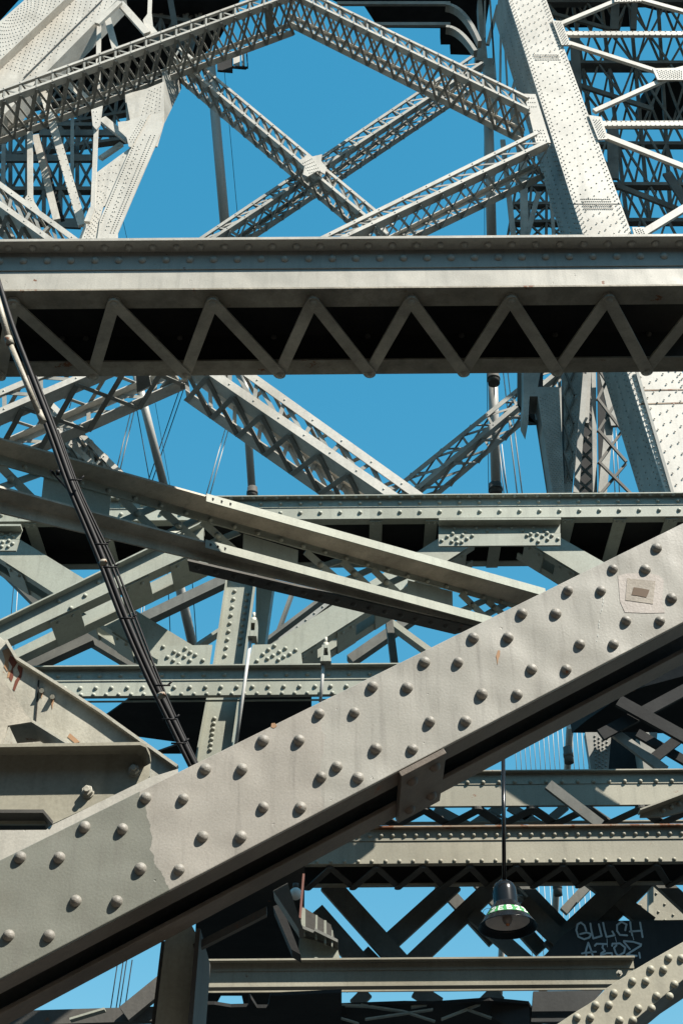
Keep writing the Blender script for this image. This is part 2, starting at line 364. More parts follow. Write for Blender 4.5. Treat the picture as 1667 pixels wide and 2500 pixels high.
h = L(T6, (485,302),(510,288),(528,308),(556,295),(552,327),(575,312),(600,298),(460,320),(506,325),(530,330),(851,297),(868,290),(898,290),(875,312),(922,300),(943,285),(965,297),(945,315),(992,313),(902,325))
gusset_box('wide riveted gusset plate under the pale girder where two braces meet', L(T6,(446,243),(1003,240),(1003,284),(446,289)), L(T6,(446,291),(1005,285),(1005,340),(446,344)), h, 9.45, 0)
gusset_box('riveted gusset plate at the left edge below the pale girder', L(T5,(-120,458),(102,458),(88,500),(-120,500)), L(T5,(-120,502),(90,502),(75,553),(-120,553)), L(T5,(15,515),(42,508),(60,522),(10,535),(40,536)), 9.45, 0)

# ---- chevron braces below it: face, lower angles, battens between, rear face
def brace(name, label, Ta, Tb, Ba, Bb, Y, rear_shift, nb, mat='mid', rows=0, lip=None, rr=.02, rivets=None, group='lateral braces between the girders', bw=.2, batts=None):
    A0, A1, B0, B1 = P(*Ta, Y), P(*Tb, Y), P(*Ba, Y), P(*Bb, Y)
    d = depth_to(Ba, Ba[1]+rear_shift, Y); D = BACK*d; t = .015
    root = thing(name, label, 'brace', (B0+B1)/2 if B0.z < B1.z else (B0+B1)/2, group)
    m = MB(); m.prism([A0, A1, B1, B0], BACK*t)
    if rivets: dots(m, rivets, Y, rr)
    m.build('web', mat, root)
    m = MB(); m.prism([A0+D, A1+D, B1+D, B0+D], BACK*t); m.build('rear_web', mat, root)
    u = ((A0-B0)+(A1-B1)).normalized()
    fw = min(.13, d*.25)
    for off in (t+.001, d-fw-.001):
        m = MB(); m.prism([B0+BACK*off, B1+BACK*off, B1+BACK*(off+fw), B0+BACK*(off+fw)], u*t); m.build('lower_angle', mat, root)
    m = MB(); m.prism([A0+BACK*(t+.001), A1+BACK*(t+.001), A1+BACK*(t+.1), A0+BACK*(t+.1)], -u*t); m.build('upper_angle', mat, root)
    ax = (B1-B0); ln = ax.length; ax = ax/ln
    for tt in (batts or [(i+.5)/nb for i in range(nb)]):
        c = B0+ax*ln*tt; m = MB(); m.prism([c-ax*bw/2+BACK*.02, c+ax*bw/2+BACK*.02, c+ax*bw/2+D, c-ax*bw/2+D], -u*.012)
        for s in (-.25, .25): m.dome(c+ax*bw*s+BACK*.07-u*.012, -u, .018)
        m.build('batten', mat, root)
    return root, (A0, A1, B0, B1, D)
brace('lateral_brace', 'pale green-grey brace sloping down right from the left edge to the riveted post', b2(190-420,235-262), b2(1500,1035), b2(-240,200), b2(1240,1152), 9.75, 54, 6, batts=[.08,.25,.5,.62,.8])
brace('lateral_brace', 'pale brace rising right from the riveted post to the wide gusset plate', (650,1580), (1110,1289), (700,1617), (1160,1325), 9.75, 54, 5)
brace('lateral_brace', 'pale brace dropping right from the wide gusset plate behind the big diagonal', T6(960,280), T6(1700,700), T6(820,305), T6(1560,755), 9.75, 50, 5)

# ---- diagonal F in front of the left brace
fr = [b2(*p) for p in ((755,538),(655,640),(455,683),(348,690),(297,710),(545,735))]
rF, fF = brace('inclined_strut', 'pale strut rising right across the left brace with riveted battens below it', b2(-60,905), b2(1560,115), b2(-60,1032), b2(1560,275), 9.2, 62, 4, rivets=fr, group='x', batts=[.33,.66,.9], bw=.26)
del rF['group']
m = MB(); A0, A1, B0, B1, D = fF
u = (A0-B0).normalized(); m.prism([A0, A1, A1+FRONT*.07, A0+FRONT*.07], u*.015); m.build('top_flange', 'mid', rF)

# ---- post and its gussets
def plate_thing(name, label, cat, pts, Y, th=.02, mat='mid', rivets=(), rr=.02, group=None, seg=8):
    m = MB(); m.prism(pl(pts, Y), (0, th, 0)); dots(m, rivets, Y, rr, seg=seg, rings=3 if seg > 6 else 2)
    return tag(m.build(name, mat), label, cat, group)
V0 = thing('riveted_post', 'pale riveted upright post standing behind the horizontal riveted beam', 'post', P(*T7(970,660), 9.9))
lft = [T5(1062,590), T5(990,1075), T7(915,665)]; rgt = [T5(1185,590), T5(1120,1075), T7(1065,600)]
m = MB(); m.prism(pl([lft[0], rgt[0], rgt[1], (566,1836), (480,1872), lft[1]], 9.9), (0, .02, 0))
for i in range(9):
    u = (i+.4)/9; m.dome(P(*l2(T5(1080,725), T5(1030,1058), u), 9.9), FRONT, .02); m.dome(P(*l2(T5(1138,740), T5(1098,1000), u), 9.9), FRONT, .02)
for i in range(7):
    u = i/7; m.dome(P(*l2(T7(985,478), T7(962,645), u), 9.9), FRONT, .02)
m.build('face_plate', 'mid', V0)
m = MB(); e = pl([rgt[0], (T5(1120,1075)), (566,1836)], 9.9); m.prism([e[0], e[1], e[1]+FRONT*.09, e[0]+FRONT*.09], (.012,0,0)); m.prism([e[1], e[2], e[2]+FRONT*.09, e[1]+FRONT*.09], (.012,0,0)); m.build('flange', 'mid', V0)
m = MB(); e = pl([lft[0], lft[1], (480,1872)], 9.9); m.prism([e[0], e[1], e[1]+FRONT*.07, e[0]+FRONT*.07], (-.012,0,0)); m.prism([e[1], e[2], e[2]+FRONT*.07, e[1]+FRONT*.07], (-.012,0,0)); m.build('flange', 'mid', V0)
plate_thing('rear_post', 'dark slim post just right of the pale riveted post', 'post', L(T5,(1178,640),(1262,640),(1215,985),(1170,985)), 10.3, .2, 'mid', group=None)
gl = L(T5,(750,995),(800,1018),(852,1003),(875,1020),(898,1032),(770,1042),(822,1028),(848,1040),(873,1058),(797,1058),(932,1057),(822,1075))
plate_thing('gusset_plate', 'riveted gusset plate left of the riveted post on the lower beam', 'gusset', L(T5,(738,992),(975,985),(960,1090),(720,1090)), 9.68, rivets=gl, group='gussets of the lateral bracing')
gr = L(T5,(1207,1030),(1232,1008),(1260,990),(1228,1050),(1253,1035),(1282,1018),(1310,1002),(1278,1055),(1303,1040),(1330,1028),(1357,1010),(1180,1060))
plate_thing('gusset_plate', 'riveted gusset plate right of the riveted post beside the hanger rod', 'gusset', L(T5,(1160,985),(1378,980),(1390,1090),(1135,1090)), 9.68, rivets=gr, group='gussets of the lateral bracing')

# ---- lower-left beam G
gG, G = girder('riveted_beam', 'pale riveted beam at lower left ending behind the big diagonal', 9.5, 60, 980, 1625, 1634, 1662, 1698, 1704, 1712, 1714,
            mat='mid', rr=.02, xr=450, n2=18, n3=24, n4=30, cat='beam', interior=False)

# ---- hanger boxes with rods
for lab, bx, r0, r1 in (('long thin white hanger rod with square bracket left of centre', L(T5,(1143,870),(1182,870),(1178,945),(1137,945)), T5(1153,945), T7(1085,590)),
                        ('short thin white hanger rod with square bracket right of the other', L(T5,(1478,985),(1512,985),(1520,1060),(1470,1060)), T5(1487,1050), T7(1470,400))):
    root = thing('hanger_rod', lab, 'hanger', P(*r1, 8.9), 'hanger rods on the lower beam')
    e = pl(bx, 8.9); m = MB()
    for a, c in ((0,3),(1,2)):
        s = Vector((.018,0,0)) if a == 0 else Vector((-.018,0,0)); m.prism([e[a], e[c], e[c]+s, e[a]+s], (0,.12,0))
    i_ = Vector((.019,0,0)); m.prism([e[0]+i_-BACK*.002, e[1]-i_-BACK*.002, e[1]-i_+DOWN*.03-BACK*.002, e[0]+i_+DOWN*.03-BACK*.002], (0,.118,0)); m.prism([e[3]+i_-BACK*.002, e[2]-i_-BACK*.002, e[2]-i_+UP*.05-BACK*.002, e[3]+i_+UP*.05-BACK*.002], (0,.118,0))
    m.build('bracket', 'mid', root)
    c = (e[0]+e[1])/2+BACK*.06
    m = MB(); m.tube(c, c+UP*.05, .022, seg=6); m.tube(c+UP*.05, c+UP*.1, .012, seg=8); m.build('nut', 'rusty', root)
    m = MB(); m.tube(P(*r0, 8.96), P(*r1, 8.96), .013); m.build('rod', 'rope', root)

# ================================================================== SLOPING ANGLES C (two chords with cross lacing)
def pY(pt, Y): return P(pt[0], pt[1], Y)
YL, YR = 6.0, 8.3
def Yc(x): return YL+(YR-YL)*max(0, x)/1240*1.0 if x > 0 else YL+(YR-YL)*x/1240
rootC = thing('laced_strut', 'sloping strut of two flanged chords joined by crossed lacing falling right behind the big diagonal', 'strut', P(700,1300,7.3))
def chord(tl, s1, s2, mat_s, mat_w, n_riv, xs, ins):
    # tl: top front edge, s1: soffit/web junction, s2: web bottom edge -- as functions of px x
    x0, x1 = xs; m = MB()
    def E(x, y): return P(x, y, Yc(x))
    f0, f1 = E(x0, tl(x0)), E(x1, tl(x1))
    g0, g1 = Pz(x0, s1(x0), f0.z), Pz(x1, s1(x1), f1.z)
    m.prism([f0, f1, g1, g0], UP*.014); m.build('flange', mat_s, rootC)
    w0 = P(x0, s2(x0), g0.y); w1 = P(x1, s2(x1), g1.y)
    m = MB(); m.prism([g0, g1, w1, w0], BACK*.014)
    for i in range(n_riv):
        a = (i+.5)/n_riv; m.dome(lerp(lerp(g0, g1, a), lerp(w0, w1, a), .6), FRONT, .019)
    m.build('web', mat_w, rootC)
    return g0, g1, w0, w1, f0, f1
ty = lambda a, b: (lambda x: a[1]+(b[1]-a[1])*(x-a[0])/(b[0]-a[0]))
U1 = ty(T5(0,42), T6(935,552)); U2 = ty(T5(0,112), T6(800,610)); U3 = ty(T5(0,156), T6(800,628))
L1 = ty(T5(0,264), T6(670,677)); L2 = ty(T5(0,325), T6(660,700)); L3 = ty(T5(0,378), T6(640,715))
gU = chord(U1, U2, U3, 'olive', 'mid', 26, (-120, 1330), 0)
gL = chord(L1, L2, L3, 'olive', 'olive', 0, (-120, 1200), 0)
def onweb(x, y):      # place on the vertical plane that carries the webs
    g0, g1 = gU[0], gU[1]; n = (g1-g0).cross(UP); d = ray(x, y); tt = (g0-CAM).dot(n)/d.dot(n); return CAM+d*tt
for T, pa, pb, pc, pd, rv in ((T5,(-10,150),(150,312),(-30,262),(170,192),(50,222)), (T5,(555,310),(710,455),(520,425),(705,345),(632,382)), (T5,(740,360),(905,508),(715,492),(905,398),(820,437)),
        (T5,(925,412),(1075,548),(895,540),(1090,460),(1000,483)), (T5,(1400,552),(1545,678),(1390,645),(1560,590),(1475,615)), (T6,(0,408),(130,530),(-40,520),(140,440),(60,468)),
        (T6,(140,443),(275,570),(120,552),(290,475),(210,508)), (T6,(545,556),(660,668),(520,650),(670,580),(605,612)), (T6,(665,590),(760,670),(650,660),(760,600),(705,628))):
    for a, c, o in ((pc, pd, .03), (pa, pb, .016)):
        m = MB(); p0, p1 = onweb(*T(*a)), onweb(*T(*c)); m.bar(p0+BACK*o, p1+BACK*o, .052, FRONT, .008); lb = m.build('lacing_bar', 'mid', rootC)
    m = MB(); m.dome(onweb(*T(*rv))+BACK*.006, FRONT, .024); m.build('rivet', 'mid', rootC)
for T, qd in ((T5, ((200,208),(508,296),(497,402),(188,318))), (T5, ((1117,470),(1368,545),(1365,628),(1113,558))), (T6, ((305,495),(510,547),(512,634),(303,578)))):
    m = MB(); m.prism([onweb(*T(*p))+BACK*.016 for p in qd], (0,.012,0)); m.build('batten_plate', 'mid', rootC)
def projx(p):
    v = MCAM.inverted() @ (p-CAM); return 833.5+F*v.x/-v.z
def cover(g, x0, h0, h1, holes):
    e0, e1 = g[4], g[5]; t0 = min((abs(projx(lerp(e0, e1, i/2000))-x0), i/2000) for i in range(2001))[1]; p0 = lerp(e0, e1, t0); m = MB()
    m.prism([p0+UP*.016-BACK*.016, e1+UP*.016-BACK*.016, e1-UP*h1-BACK*.016, p0-UP*h0-BACK*.016], BACK*.014); m.build('cover_plate', 'mid', rootC)
    m = MB()
    for i in range(holes):
        c = lerp(p0, e1, (i+.7)*.022)-UP*h0*.35-BACK*.017; m.tube(c, c-BACK*.002, .010)
    m.build('bolt_holes', 'shadeblack', rootC)
cover(gU, 505, .045, .055, 3)
cover(gL, 502, .045, .055, 3)
m = MB(); lo = [T5(862,600), T6(625,722), T6(520,750), T5(870,648)]
e = [P(x, y, Yc(x)+.05) for x, y in lo[:2]]; zz = [P(lo[0][0], lo[0][1], Yc(lo[0][0])+.05).z, P(lo[1][0], lo[1][1], Yc(lo[1][0])+.05).z]
e += [Pz(*lo[2], zz[1]), Pz(*lo[3], zz[0])]; m.prism(e, UP*.015)
for i in range(17): m.dome(lerp(lerp(e[0], e[1], (i+.5)/17), lerp(e[3], e[2], (i+.5)/17), .45), DOWN, .02, seg=8)
m.build('splice_plate', 'dim', rootC)

# ================================================================== THE BIG NEAR DIAGONAL
YD = 4.0
rD = thing('diagonal_girder', 'broad beige riveted diagonal girder rising right across the lower half nearest to the viewer', 'girder', P(833,1960,4.4))
td = ty((0,2100), (1667,1276)); bd = ty((0,2390), (1667,1519))
def sil(x): return 1610+(1667-x)*.554
X0, X1 = -260, 1930
q4 = [(X0, td(X0)), (X1, td(X1)), (X1, bd(X1)), (X0, bd(X0))]
e = pl(q4, YD); m = MB(); m.prism(e, BACK*.016); web = m.build('face_plate', 'near', rD, bevel=.003)
u = (e[0]-e[3]).normalized(); dD = .62
# choose the depth so that the rear lower edge shows where the photograph has it
import itertools
def proj(p):
    v = MCAM.inverted() @ (p-CAM); return (833.5+F*v.x/-v.z, 1250-F*v.y/-v.z)
best = None
for i in range(20, 200):
    d = i*.01; c = proj(P(1100, bd(1100), YD)+BACK*d); er = abs(c[1]-sil(c[0]))
    if best is None or er < best[0]: best = (er, d)
dD = best[1]
nrm = (e[1]-e[0]).normalized().cross(FRONT); nrm = nrm if nrm.z > 0 else -nrm
fw = dD*.30
for o0, o1 in ((.017, fw), (dD-fw, dD)):
    m = MB(); m.prism([e[3]+BACK*o0, e[2]+BACK*o0, e[2]+BACK*o1, e[3]+BACK*o1], nrm*.016); m.build('lower_flange', 'grime', rD, bevel=.003)
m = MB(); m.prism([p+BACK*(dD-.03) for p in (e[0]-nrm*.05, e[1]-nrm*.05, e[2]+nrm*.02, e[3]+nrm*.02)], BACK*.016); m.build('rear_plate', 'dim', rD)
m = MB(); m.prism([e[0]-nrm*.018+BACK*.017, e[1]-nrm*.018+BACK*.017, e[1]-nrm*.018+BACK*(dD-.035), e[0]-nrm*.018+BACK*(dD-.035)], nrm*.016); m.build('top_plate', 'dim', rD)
rv = L(T6,(1446,355),(1247,450),(1393,450),(1040,552),(1190,552),(828,655),(982,655),(607,765),(763,765),(381,875),(537,880),(145,990),(303,992),(60,1110),
   (1514,583),(1306,688),(1461,690),(1093,797),(1248,795),(875,907),(1030,910),(645,1025),(808,1025),(1630,365),(1640,280),(1655,590),(1640,480))
rv += L(T8,(160,430),(327,430),(77,560),(407,305),(570,300),(-18,510))
rv += L(T7,(1465,455),(1208,578),(1373,578),(943,708),(1113,710),(1472,745),(672,843),(842,847),(1208,883),(1380,885),(391,978),(565,984),(931,1022),(1107,1022),(95,1118),(272,1118))
rv += L(T9,(646,320),(825,325),(350,470),(535,472),(42,628),(228,632),(-75,790),(-70,265))
big = MB().dome(Vector((0,0,0)), FRONT, .0195, .0190, seg=20, rings=6).mesh('rivet'); big.materials.append(M['rivetpaint'])
for p in rv:
    o = inst(big, 'rivet', rD, P(p[0]+random.uniform(-1.2,1.2), p[1]+random.uniform(-1.2,1.2), YD)); k2 = random.uniform(.94,1.06); o.scale = (k2, random.uniform(.85,1.08), k2*random.uniform(.96,1.04)); o.rotation_euler = (random.uniform(-.06,.06), random.uniform(0,3), random.uniform(-.06,.06))
# splice plate wrapping the lower flange
s0, s1 = T8(262,538), T8(468,440)
c0, c1 = P(s0[0], bd(s0[0])+2, YD), P(s1[0], bd(s1[0])+2, YD)
m = MB(); m.prism([c0, c1, c1+BACK*dD, c0+BACK*dD], -nrm*.02)
for a, d in ((.25,.2),(.75,.15),(.25,.8),(.75,.75)): m.dome(lerp(c0, c1, a)+BACK*dD*d-nrm*.02, -nrm, .02, seg=14, rings=4)
m.build('splice_plate', 'grime', rD, bevel=.002)
# paint marks that lie on the face
m = MB(); m.prism(pl(L(T6,(1268,480),(1310,470),(1400,468),(1455,478),(1478,500),(1470,590),(1482,650),(1400,652),(1300,648),(1278,600)), YD-.0012), BACK*.001); m.build('primer_patch', 'patch', rD)
m = MB(); m.prism(pl(L(T6,(1310,492),(1440,505),(1428,610),(1302,592)), YD-.0024), BACK*.001); m.build('scraped_patch', 'patch2', rD)
m = MB(); m.prism(pl(L(T6,(1340,533),(1375,538),(1412,545),(1408,560),(1398,580),(1360,572),(1330,568),(1335,550)), YD-.0036), BACK*.001); m.build('glue_stain', 'patch3', rD)
for pts in (((718,822),(728,824),(726,850),(720,862),(716,890),(712,862),(709,848)),):
    m = MB(); m.prism(pl(L(T6,*pts), YD-.0012), BACK*.0005); m.build('rust_stain', 'ruststain', rD)
m = MB(); m.prism(pl(L(T7,(1246,500),(1262,498),(1272,512),(1258,522),(1244,518)), YD-.0012), BACK*.0005); m.build('rust_stain', 'ruststain', rD)
m = MB()
for i in (0,1,2,4,5,8,9,10,13,15):
    x = 1200-i*2+random.uniform(-3, 3); y = 580+i*13; m.prism(pl(L(T6,(x,y),(x+2.5,y+1),(x+1.5,y+random.uniform(6,16)),(x-1,y+6)), YD-.0012), BACK*.0006)
m.build('white_drip', 'letter', rD)

# ================================================================== NEAR LEFT: rusted channel and gusset stack
rH = thing('rusted_gusset', 'rust-streaked cream gusset with raised rim running down right at the left edge', 'gusset', P(*b3(400,730), 4.9))
m = MB(); m.prism(pl(L(b3,(-60,-200),(60,-100),(145,45),(500,270),(810,470),(1130,700),(1420,905),(1200,1010),(1150,760),(0,760),(-200,760),(-200,-60)), 4.9), BACK*.014)
m.build('plate', 'rusty', rH, bevel=.002)
rim = L(b3,(60,-100),(145,45),(500,270),(810,470),(1130,700),(1420,905)); e = pl(rim, 4.9)
for i in range(5):
    m = MB(); d = (e[i+1]-e[i]).normalized(); n = d.cross(FRONT); n = n if n.z > 0 else -n
    m.prism([e[i]-n*.006, e[i+1]-n*.006, e[i+1]+n*.006, e[i]+n*.006], Vector((0,-.028,0))); m.build('rim', 'rusty', rH)
e = pl(L(b3,(-200,60),(0,150),(250,535)), 4.75); m = MB(); m.prism([e[0], e[1], P(*b3(-200,150), 4.75)], BACK*.14)
e2 = pl(L(b3,(-200,140),(0,145),(255,530),(65,560),(20,720),(-200,720)), 4.70); m.prism(e2, BACK*.012); m.build('stiffener', 'olive', rH)
m = MB(); c = pl(L(b3,(70,550),(260,535),(560,722)), 4.72)
m.prism([c[0], c[1], c[1]+BACK*.17, c[0]+BACK*.17], UP*.012); m.prism([c[1], c[2], c[2]+BACK*.17, c[1]+BACK*.17], UP*.012); m.build('bent_ledge', 'rusty', rH)
for p in ((335,280),(420,330)):
    m = MB(); m.tube(P(*b3(*p), 4.9), P(*b3(*p), 4.87), .011, seg=6); m.build('rusted_bolt', 'rusty', rH)
m = MB(); m.bar(P(*b3(312,200), 4.897), P(*b3(285,548), 4.897), .006, FRONT, .004); m.build('seam', 'shadeblack', rH)
def blob(parent, pts, T, Y):
    m = MB(); m.prism(pl(L(T,*pts), Y), BACK*.001); m.build('rust_patch', 'ruststain' if len(pts) < 7 else 'rustdeep', parent)
M['rustdeep'] = plain('deep_rust', (.13,.035,.018), .85)
blob(rH, ((85,0),(130,25),(140,60),(105,110),(110,170),(95,210),(75,180),(100,90),(70,40)), b3, 4.898)
blob(rH, ((150,75),(185,100),(175,170),(150,210),(120,285),(105,270),(125,200),(160,150),(140,100)), b3, 4.898)
blob(rH, ((50,0),(80,5),(70,60),(45,50)), b3, 4.8985); blob(rH, ((70,120),(95,115),(90,170),(60,180)), b3, 4.8985)

for pts in (((20,-40),(70,-60),(95,-10),(60,30),(75,80),(60,130),(35,90),(45,40)), ((325,262),(345,258),(352,285),(340,320),(333,345),(326,300)), ((405,310),(440,312),(436,345),(425,400),(420,430),(412,380)), ((560,620),(640,690),(600,700),(540,650))):
    m = MB(); m.prism(pl(L(b3,*pts), 4.8978), BACK*.0008); m.build('rust_run', 'ruststain', rH)
# channel K: flange on top, recessed web, bottom lip, two bolts
rK = thing('channel_end', 'rounded steel channel end with two hex bolts butting the big diagonal at left', 'channel', P(*b3(500,1250), 4.35))
YK = 4.35
m = MB(); m.prism(pl(L(b3,(-250,745),(1150,730),(1190,790),(1200,860),(1195,960),(1170,1000),(680,1225),(420,1345),(-250,1345)), YK), BACK*.014); m.build('web', 'midr', rK)
# the curled top flange projecting toward the viewer
sec = L(b3,(-250,735),(1120,715),(1165,735),(1195,800),(1205,860)); e = pl(sec, YK-.085)
f = pl(L(b3,(-250,800),(1090,790),(1120,805),(1140,850),(1150,890)), YK)
m = MB()
for i in range(4):
    m.prism([e[i], e[i+1], f[i+1], f[i]], UP*.012)
m.build('curled_flange', 'midr', rK)
m = MB(); e = pl(L(b3,(-250,1255),(345,1255),(420,1345)), YK-.07); f = pl(L(b3,(-250,1268),(340,1268),(425,1348)), YK)
for i in range(2): m.prism([e[i], e[i+1], Pz(*L(b3,(-250,1395),(370,1392),(425,1348))[i+1], e[i+1].z-.0), Pz(*L(b3,(-250,1395),(370,1392),(425,1348))[i], e[i].z)], UP*.012)
m.build('bottom_lip', 'dim', rK)
for p in ((1075,925),(705,1095)):
    c = P(*b3(*p), YK); m = MB(); m.tube(c, c+FRONT*.006, .023, seg=20); m.tube(c+FRONT*.006, c+FRONT*.024, .020, seg=6); m.tube(c+FRONT*.024, c+FRONT*.036, .011, seg=14)
    m.build('hex_bolt', 'bolt', rK, bevel=.0015)
plate_thing('backing_plate', 'flat plate in sun under the rounded channel at the lower left edge', 'plate', L(b3,(-250,1395),(370,1392),(425,1350),(690,1222),(1195,975),(1420,905),(1420,1300),(-250,2000)), 4.29, .012, 'beam')

# ================================================================== CONDUIT in front of the girder
rP = thing('conduit_run', 'black conduit bundle with flaking pipe slanting down from the upper left over the girders', 'conduit', P(430,1780,5.2))
def cat(pts, n=6):
    out = []; q_ = [pts[0]]+pts+[pts[-1]]
    for i in range(1, len(q_)-2):
        for j_ in range(n):
            t_ = j_/n; a, b_, c, d = q_[i-1:i+3]
            out.append(.5*((2*b_)+(c-a)*t_+(2*a-5*b_+4*c-d)*t_*t_+(3*b_-a-3*c+d)*t_**3))
    return out+[pts[-1]]
def sweep(pts, r, seg=14):
    m = MB(); n = len(pts)
    for i, p in enumerate(pts):
        d = (pts[min(n-1, i+1)]-pts[max(0, i-1)]).normalized(); a = d.cross(BACK).normalized(); b_ = d.cross(a); rr_ = r if not callable(r) else r(i/(n-1))
        m.v += [p+(a*math.cos(k*2*math.pi/seg)+b_*math.sin(k*2*math.pi/seg))*rr_ for k in range(seg)]
    for i in range(n-1):
        m.f += [[i*seg+k, i*seg+(k+1) % seg, (i+1)*seg+(k+1) % seg, (i+1)*seg+k] for k in range(seg)]
    m.sm = [1]*len(m.f); return m
line = [(-45,560), (-8,680), (30,800), (76,920), (126,1050), (174,1183), (214,1278), (253,1372), (306,1510), (365,1646), (416,1750), (468,1856), (505,1925)]
def run(off, r, j_=0, mat='rubber', Y=5.15, a=0, b_=99, name='black_conduit'):
    pp = [P(x+off(i) if callable(off) else x+off, y+random.uniform(-j_, j_), Y+.03*i) for i, (x, y) in enumerate(line)][a:b_]
    sweep(cat(pp), r).build(name, mat, rP)
run(3, .0140)
run(lambda i: -8-i*.15, .0115, a=3)
run(lambda i: (12,12,12,12,12,11,13,16,17,12,8,6,6)[i], .0070, 2, name='cable', a=3)
run(lambda i: (15,15,15,15,16,17,21,25,26,19,14,10,10)[i], .0055, 3, a=4, name='cable')
def piece(p0, p1, r, Y0=5.06, Y1=5.1, nm='flaking_pipe'):
    m = MB(); m.tube(P(*p0, Y0), P(*p1, Y1), r, seg=18); m.build(nm, 'pipe', rP)
piece(T3(-35,230), T3(45,515), .0165, 4.98, 5.0, 'grey_pipe'); piece(T3(38,495), T3(50,530), .021, 4.99, 5.0, 'pipe_coupling')
piece(T3(48,525), T3(183,850), .0145, 5.0, 5.1); piece(T3(178,835), T3(200,885), .0175, 5.1, 5.11, 'pipe_coupling')
for T, x, y in ((T5,372,250),(T5,492,545),(T5,532,650),(T7,612,38),(T7,775,345),(T7,805,500),(T7,848,610)):
    m = MB(); c = P(*T(x, y), 5.3); m.tube(c-Vector((.055,.04,.0)), c+Vector((.012,-.04,.0)), .0045, seg=8); m.tube(c+Vector((.0,-.04,0)), c+Vector((.022,-.045,.02)), .0045, seg=6); m.build('clamp', 'rubber', rP)
for T, x, y in ((T5,475,608),(T7,742,372)):
    m = MB(); c = P(*T(x, y), 5.3); d_ = Vector((.35,0,-.94)); m.tube(c-d_*.008, c+d_*.008, .0195, seg=18); m.build('pale_band', 'pipe', rP)
m = MB(); c = P(*T5(235,185), 5.3); m.tube(c, c+Vector((.055,.2,.02)), .006); m.tube(c+Vector((.03,0,-.015)), c+Vector((.05,0,-.015)), .016); m.build('hook_clamp', 'rubber', rP)
# ================================================================== TOWER
YT = 17.0
TW = 'tower'
def vshift(p, s, Y): return depth_to(p, p[1]+s, Y)
def tleg(name, label, polyf, Y, dshift, rows, mat='tower', group='tower legs', parts=()):
    e = pl(polyf, Y); root = thing(name, label, 'tower leg', min(e, key=lambda v: v.z), group)
    return root
# right leg
rl = tleg('tower_leg', 'cream riveted leg of the tower leaning down right at the upper right', [(1240,0)], YT, 0, 0)
ed = lambda y: 1240+.3183*y if y < 910 else 1530+(y-910)*.322
er = lambda y: 1333+.365*y
m = MB(); ys = (-60, 143, 497, 1245)
dl = vshift((1300,200), 115, YT)
for i in range(3):
    a, c = ys[i], ys[i+1]
    m.prism(pl([(ed(a),a),(er(a),a),(er(c),c),(ed(c),c)], YT-(.012 if i == 1 else 0)), BACK*.03)
# rivet field
def lrow(m, fx, y0, y1, step, Y, r):
    y = y0
    while y < y1:
        s = step*(1+ (y/1250)*.9); m.dome(P(fx(y), y, Y), FRONT, r, seg=6, rings=2); y += s
for fr_, st, offy in ((.04,7.5,0),(.10,7.5,3.5),(.90,7.5,3.5),(.96,7.5,0)):
    lrow(m, lambda y: lerp(ed(y), er(y), fr_), -10+offy, 1215, st, YT-.013, .017)
for fr_, offy in ((.22,0),(.36,7),(.5,3),(.64,10),(.78,5)):
    lrow(m, lambda y: lerp(ed(y), er(y), fr_), -10+offy, 1215, 15, YT-.013, .017)
for yy in (134, 139, 146, 486, 492, 501, 508):
    for i in range(16): m.dome(P(lerp(ed(yy), er(yy), .2+.6*i/15), yy, YT-.013), FRONT, .016, seg=6, rings=2)
m.build('front_plate', TW, rl)
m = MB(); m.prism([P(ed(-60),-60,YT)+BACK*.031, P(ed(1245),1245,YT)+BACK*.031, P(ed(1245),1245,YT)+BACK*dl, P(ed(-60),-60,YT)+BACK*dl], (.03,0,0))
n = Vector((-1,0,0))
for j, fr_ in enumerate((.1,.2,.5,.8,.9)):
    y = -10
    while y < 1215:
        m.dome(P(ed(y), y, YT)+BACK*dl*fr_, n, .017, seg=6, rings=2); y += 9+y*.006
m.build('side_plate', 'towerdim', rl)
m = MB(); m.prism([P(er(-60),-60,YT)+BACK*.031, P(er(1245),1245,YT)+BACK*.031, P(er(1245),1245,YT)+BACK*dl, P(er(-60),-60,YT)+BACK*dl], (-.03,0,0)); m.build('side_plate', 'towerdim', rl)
for y0, y1 in ((160,150),(262,244)):
    m = MB(); m.bar(P(*a7(1243,y0),YT-.004), P(*a7(1900,y1),YT-.004), .028, FRONT, .003); m.build('rusted_seam', 'rustedge', rl)
m = MB(); m.bar(P(1552,905,YT-.03), P(1643,1215,YT-.03), .05, FRONT, .03); m.build('seam_strip', 'towerdim', rl)

# left leg
ll = tleg('tower_leg', 'sunlit cream riveted tower leg leaning down left beside the sky at upper left', [(300,580)], YT, 0, 0)
m = MB(); fp = L(a2,(1440,-40),(1560,-60),(1545,120),(1130,1090),(1130,1200),(925,1200),(960,960),(1265,250),(1400,-20)); m.prism(pl(fp, YT), BACK*.03)
for fa, fb, n_ in (((1290,250),(970,1000),36),((1330,250),(1010,1080),24),((1450,150),(1060,1100),48),((1490,150),(1090,1100),48),((1400,130),(1040,1050),20)):
    for i in range(n_): m.dome(P(*a2(*l2(fa, fb, (i+.5)/n_)), YT), FRONT, .016, seg=6, rings=2)
m.build('front_plate', TW, ll)
m = MB(); up = L(a3,(30,930),(395,780),(395,1176),(330,1400),(200,1400),(80,1200)); m.prism(pl(up, YT+.06), BACK*.03)
grid(m, L(a3,(250,850),(380,810),(370,1150),(150,1150)), 5, 9, YT+.06, .014, True); m.build('upper_plate', TW, ll)
m = MB(); m.prism([P(*a3(392,690),YT+.08), P(*a3(540,630),YT+1.2), P(*a3(562,845),YT+1.2), P(*a3(400,1180),YT+.08)], (-.03,0,0)); m.build('side_plate', 'towerdim', ll)
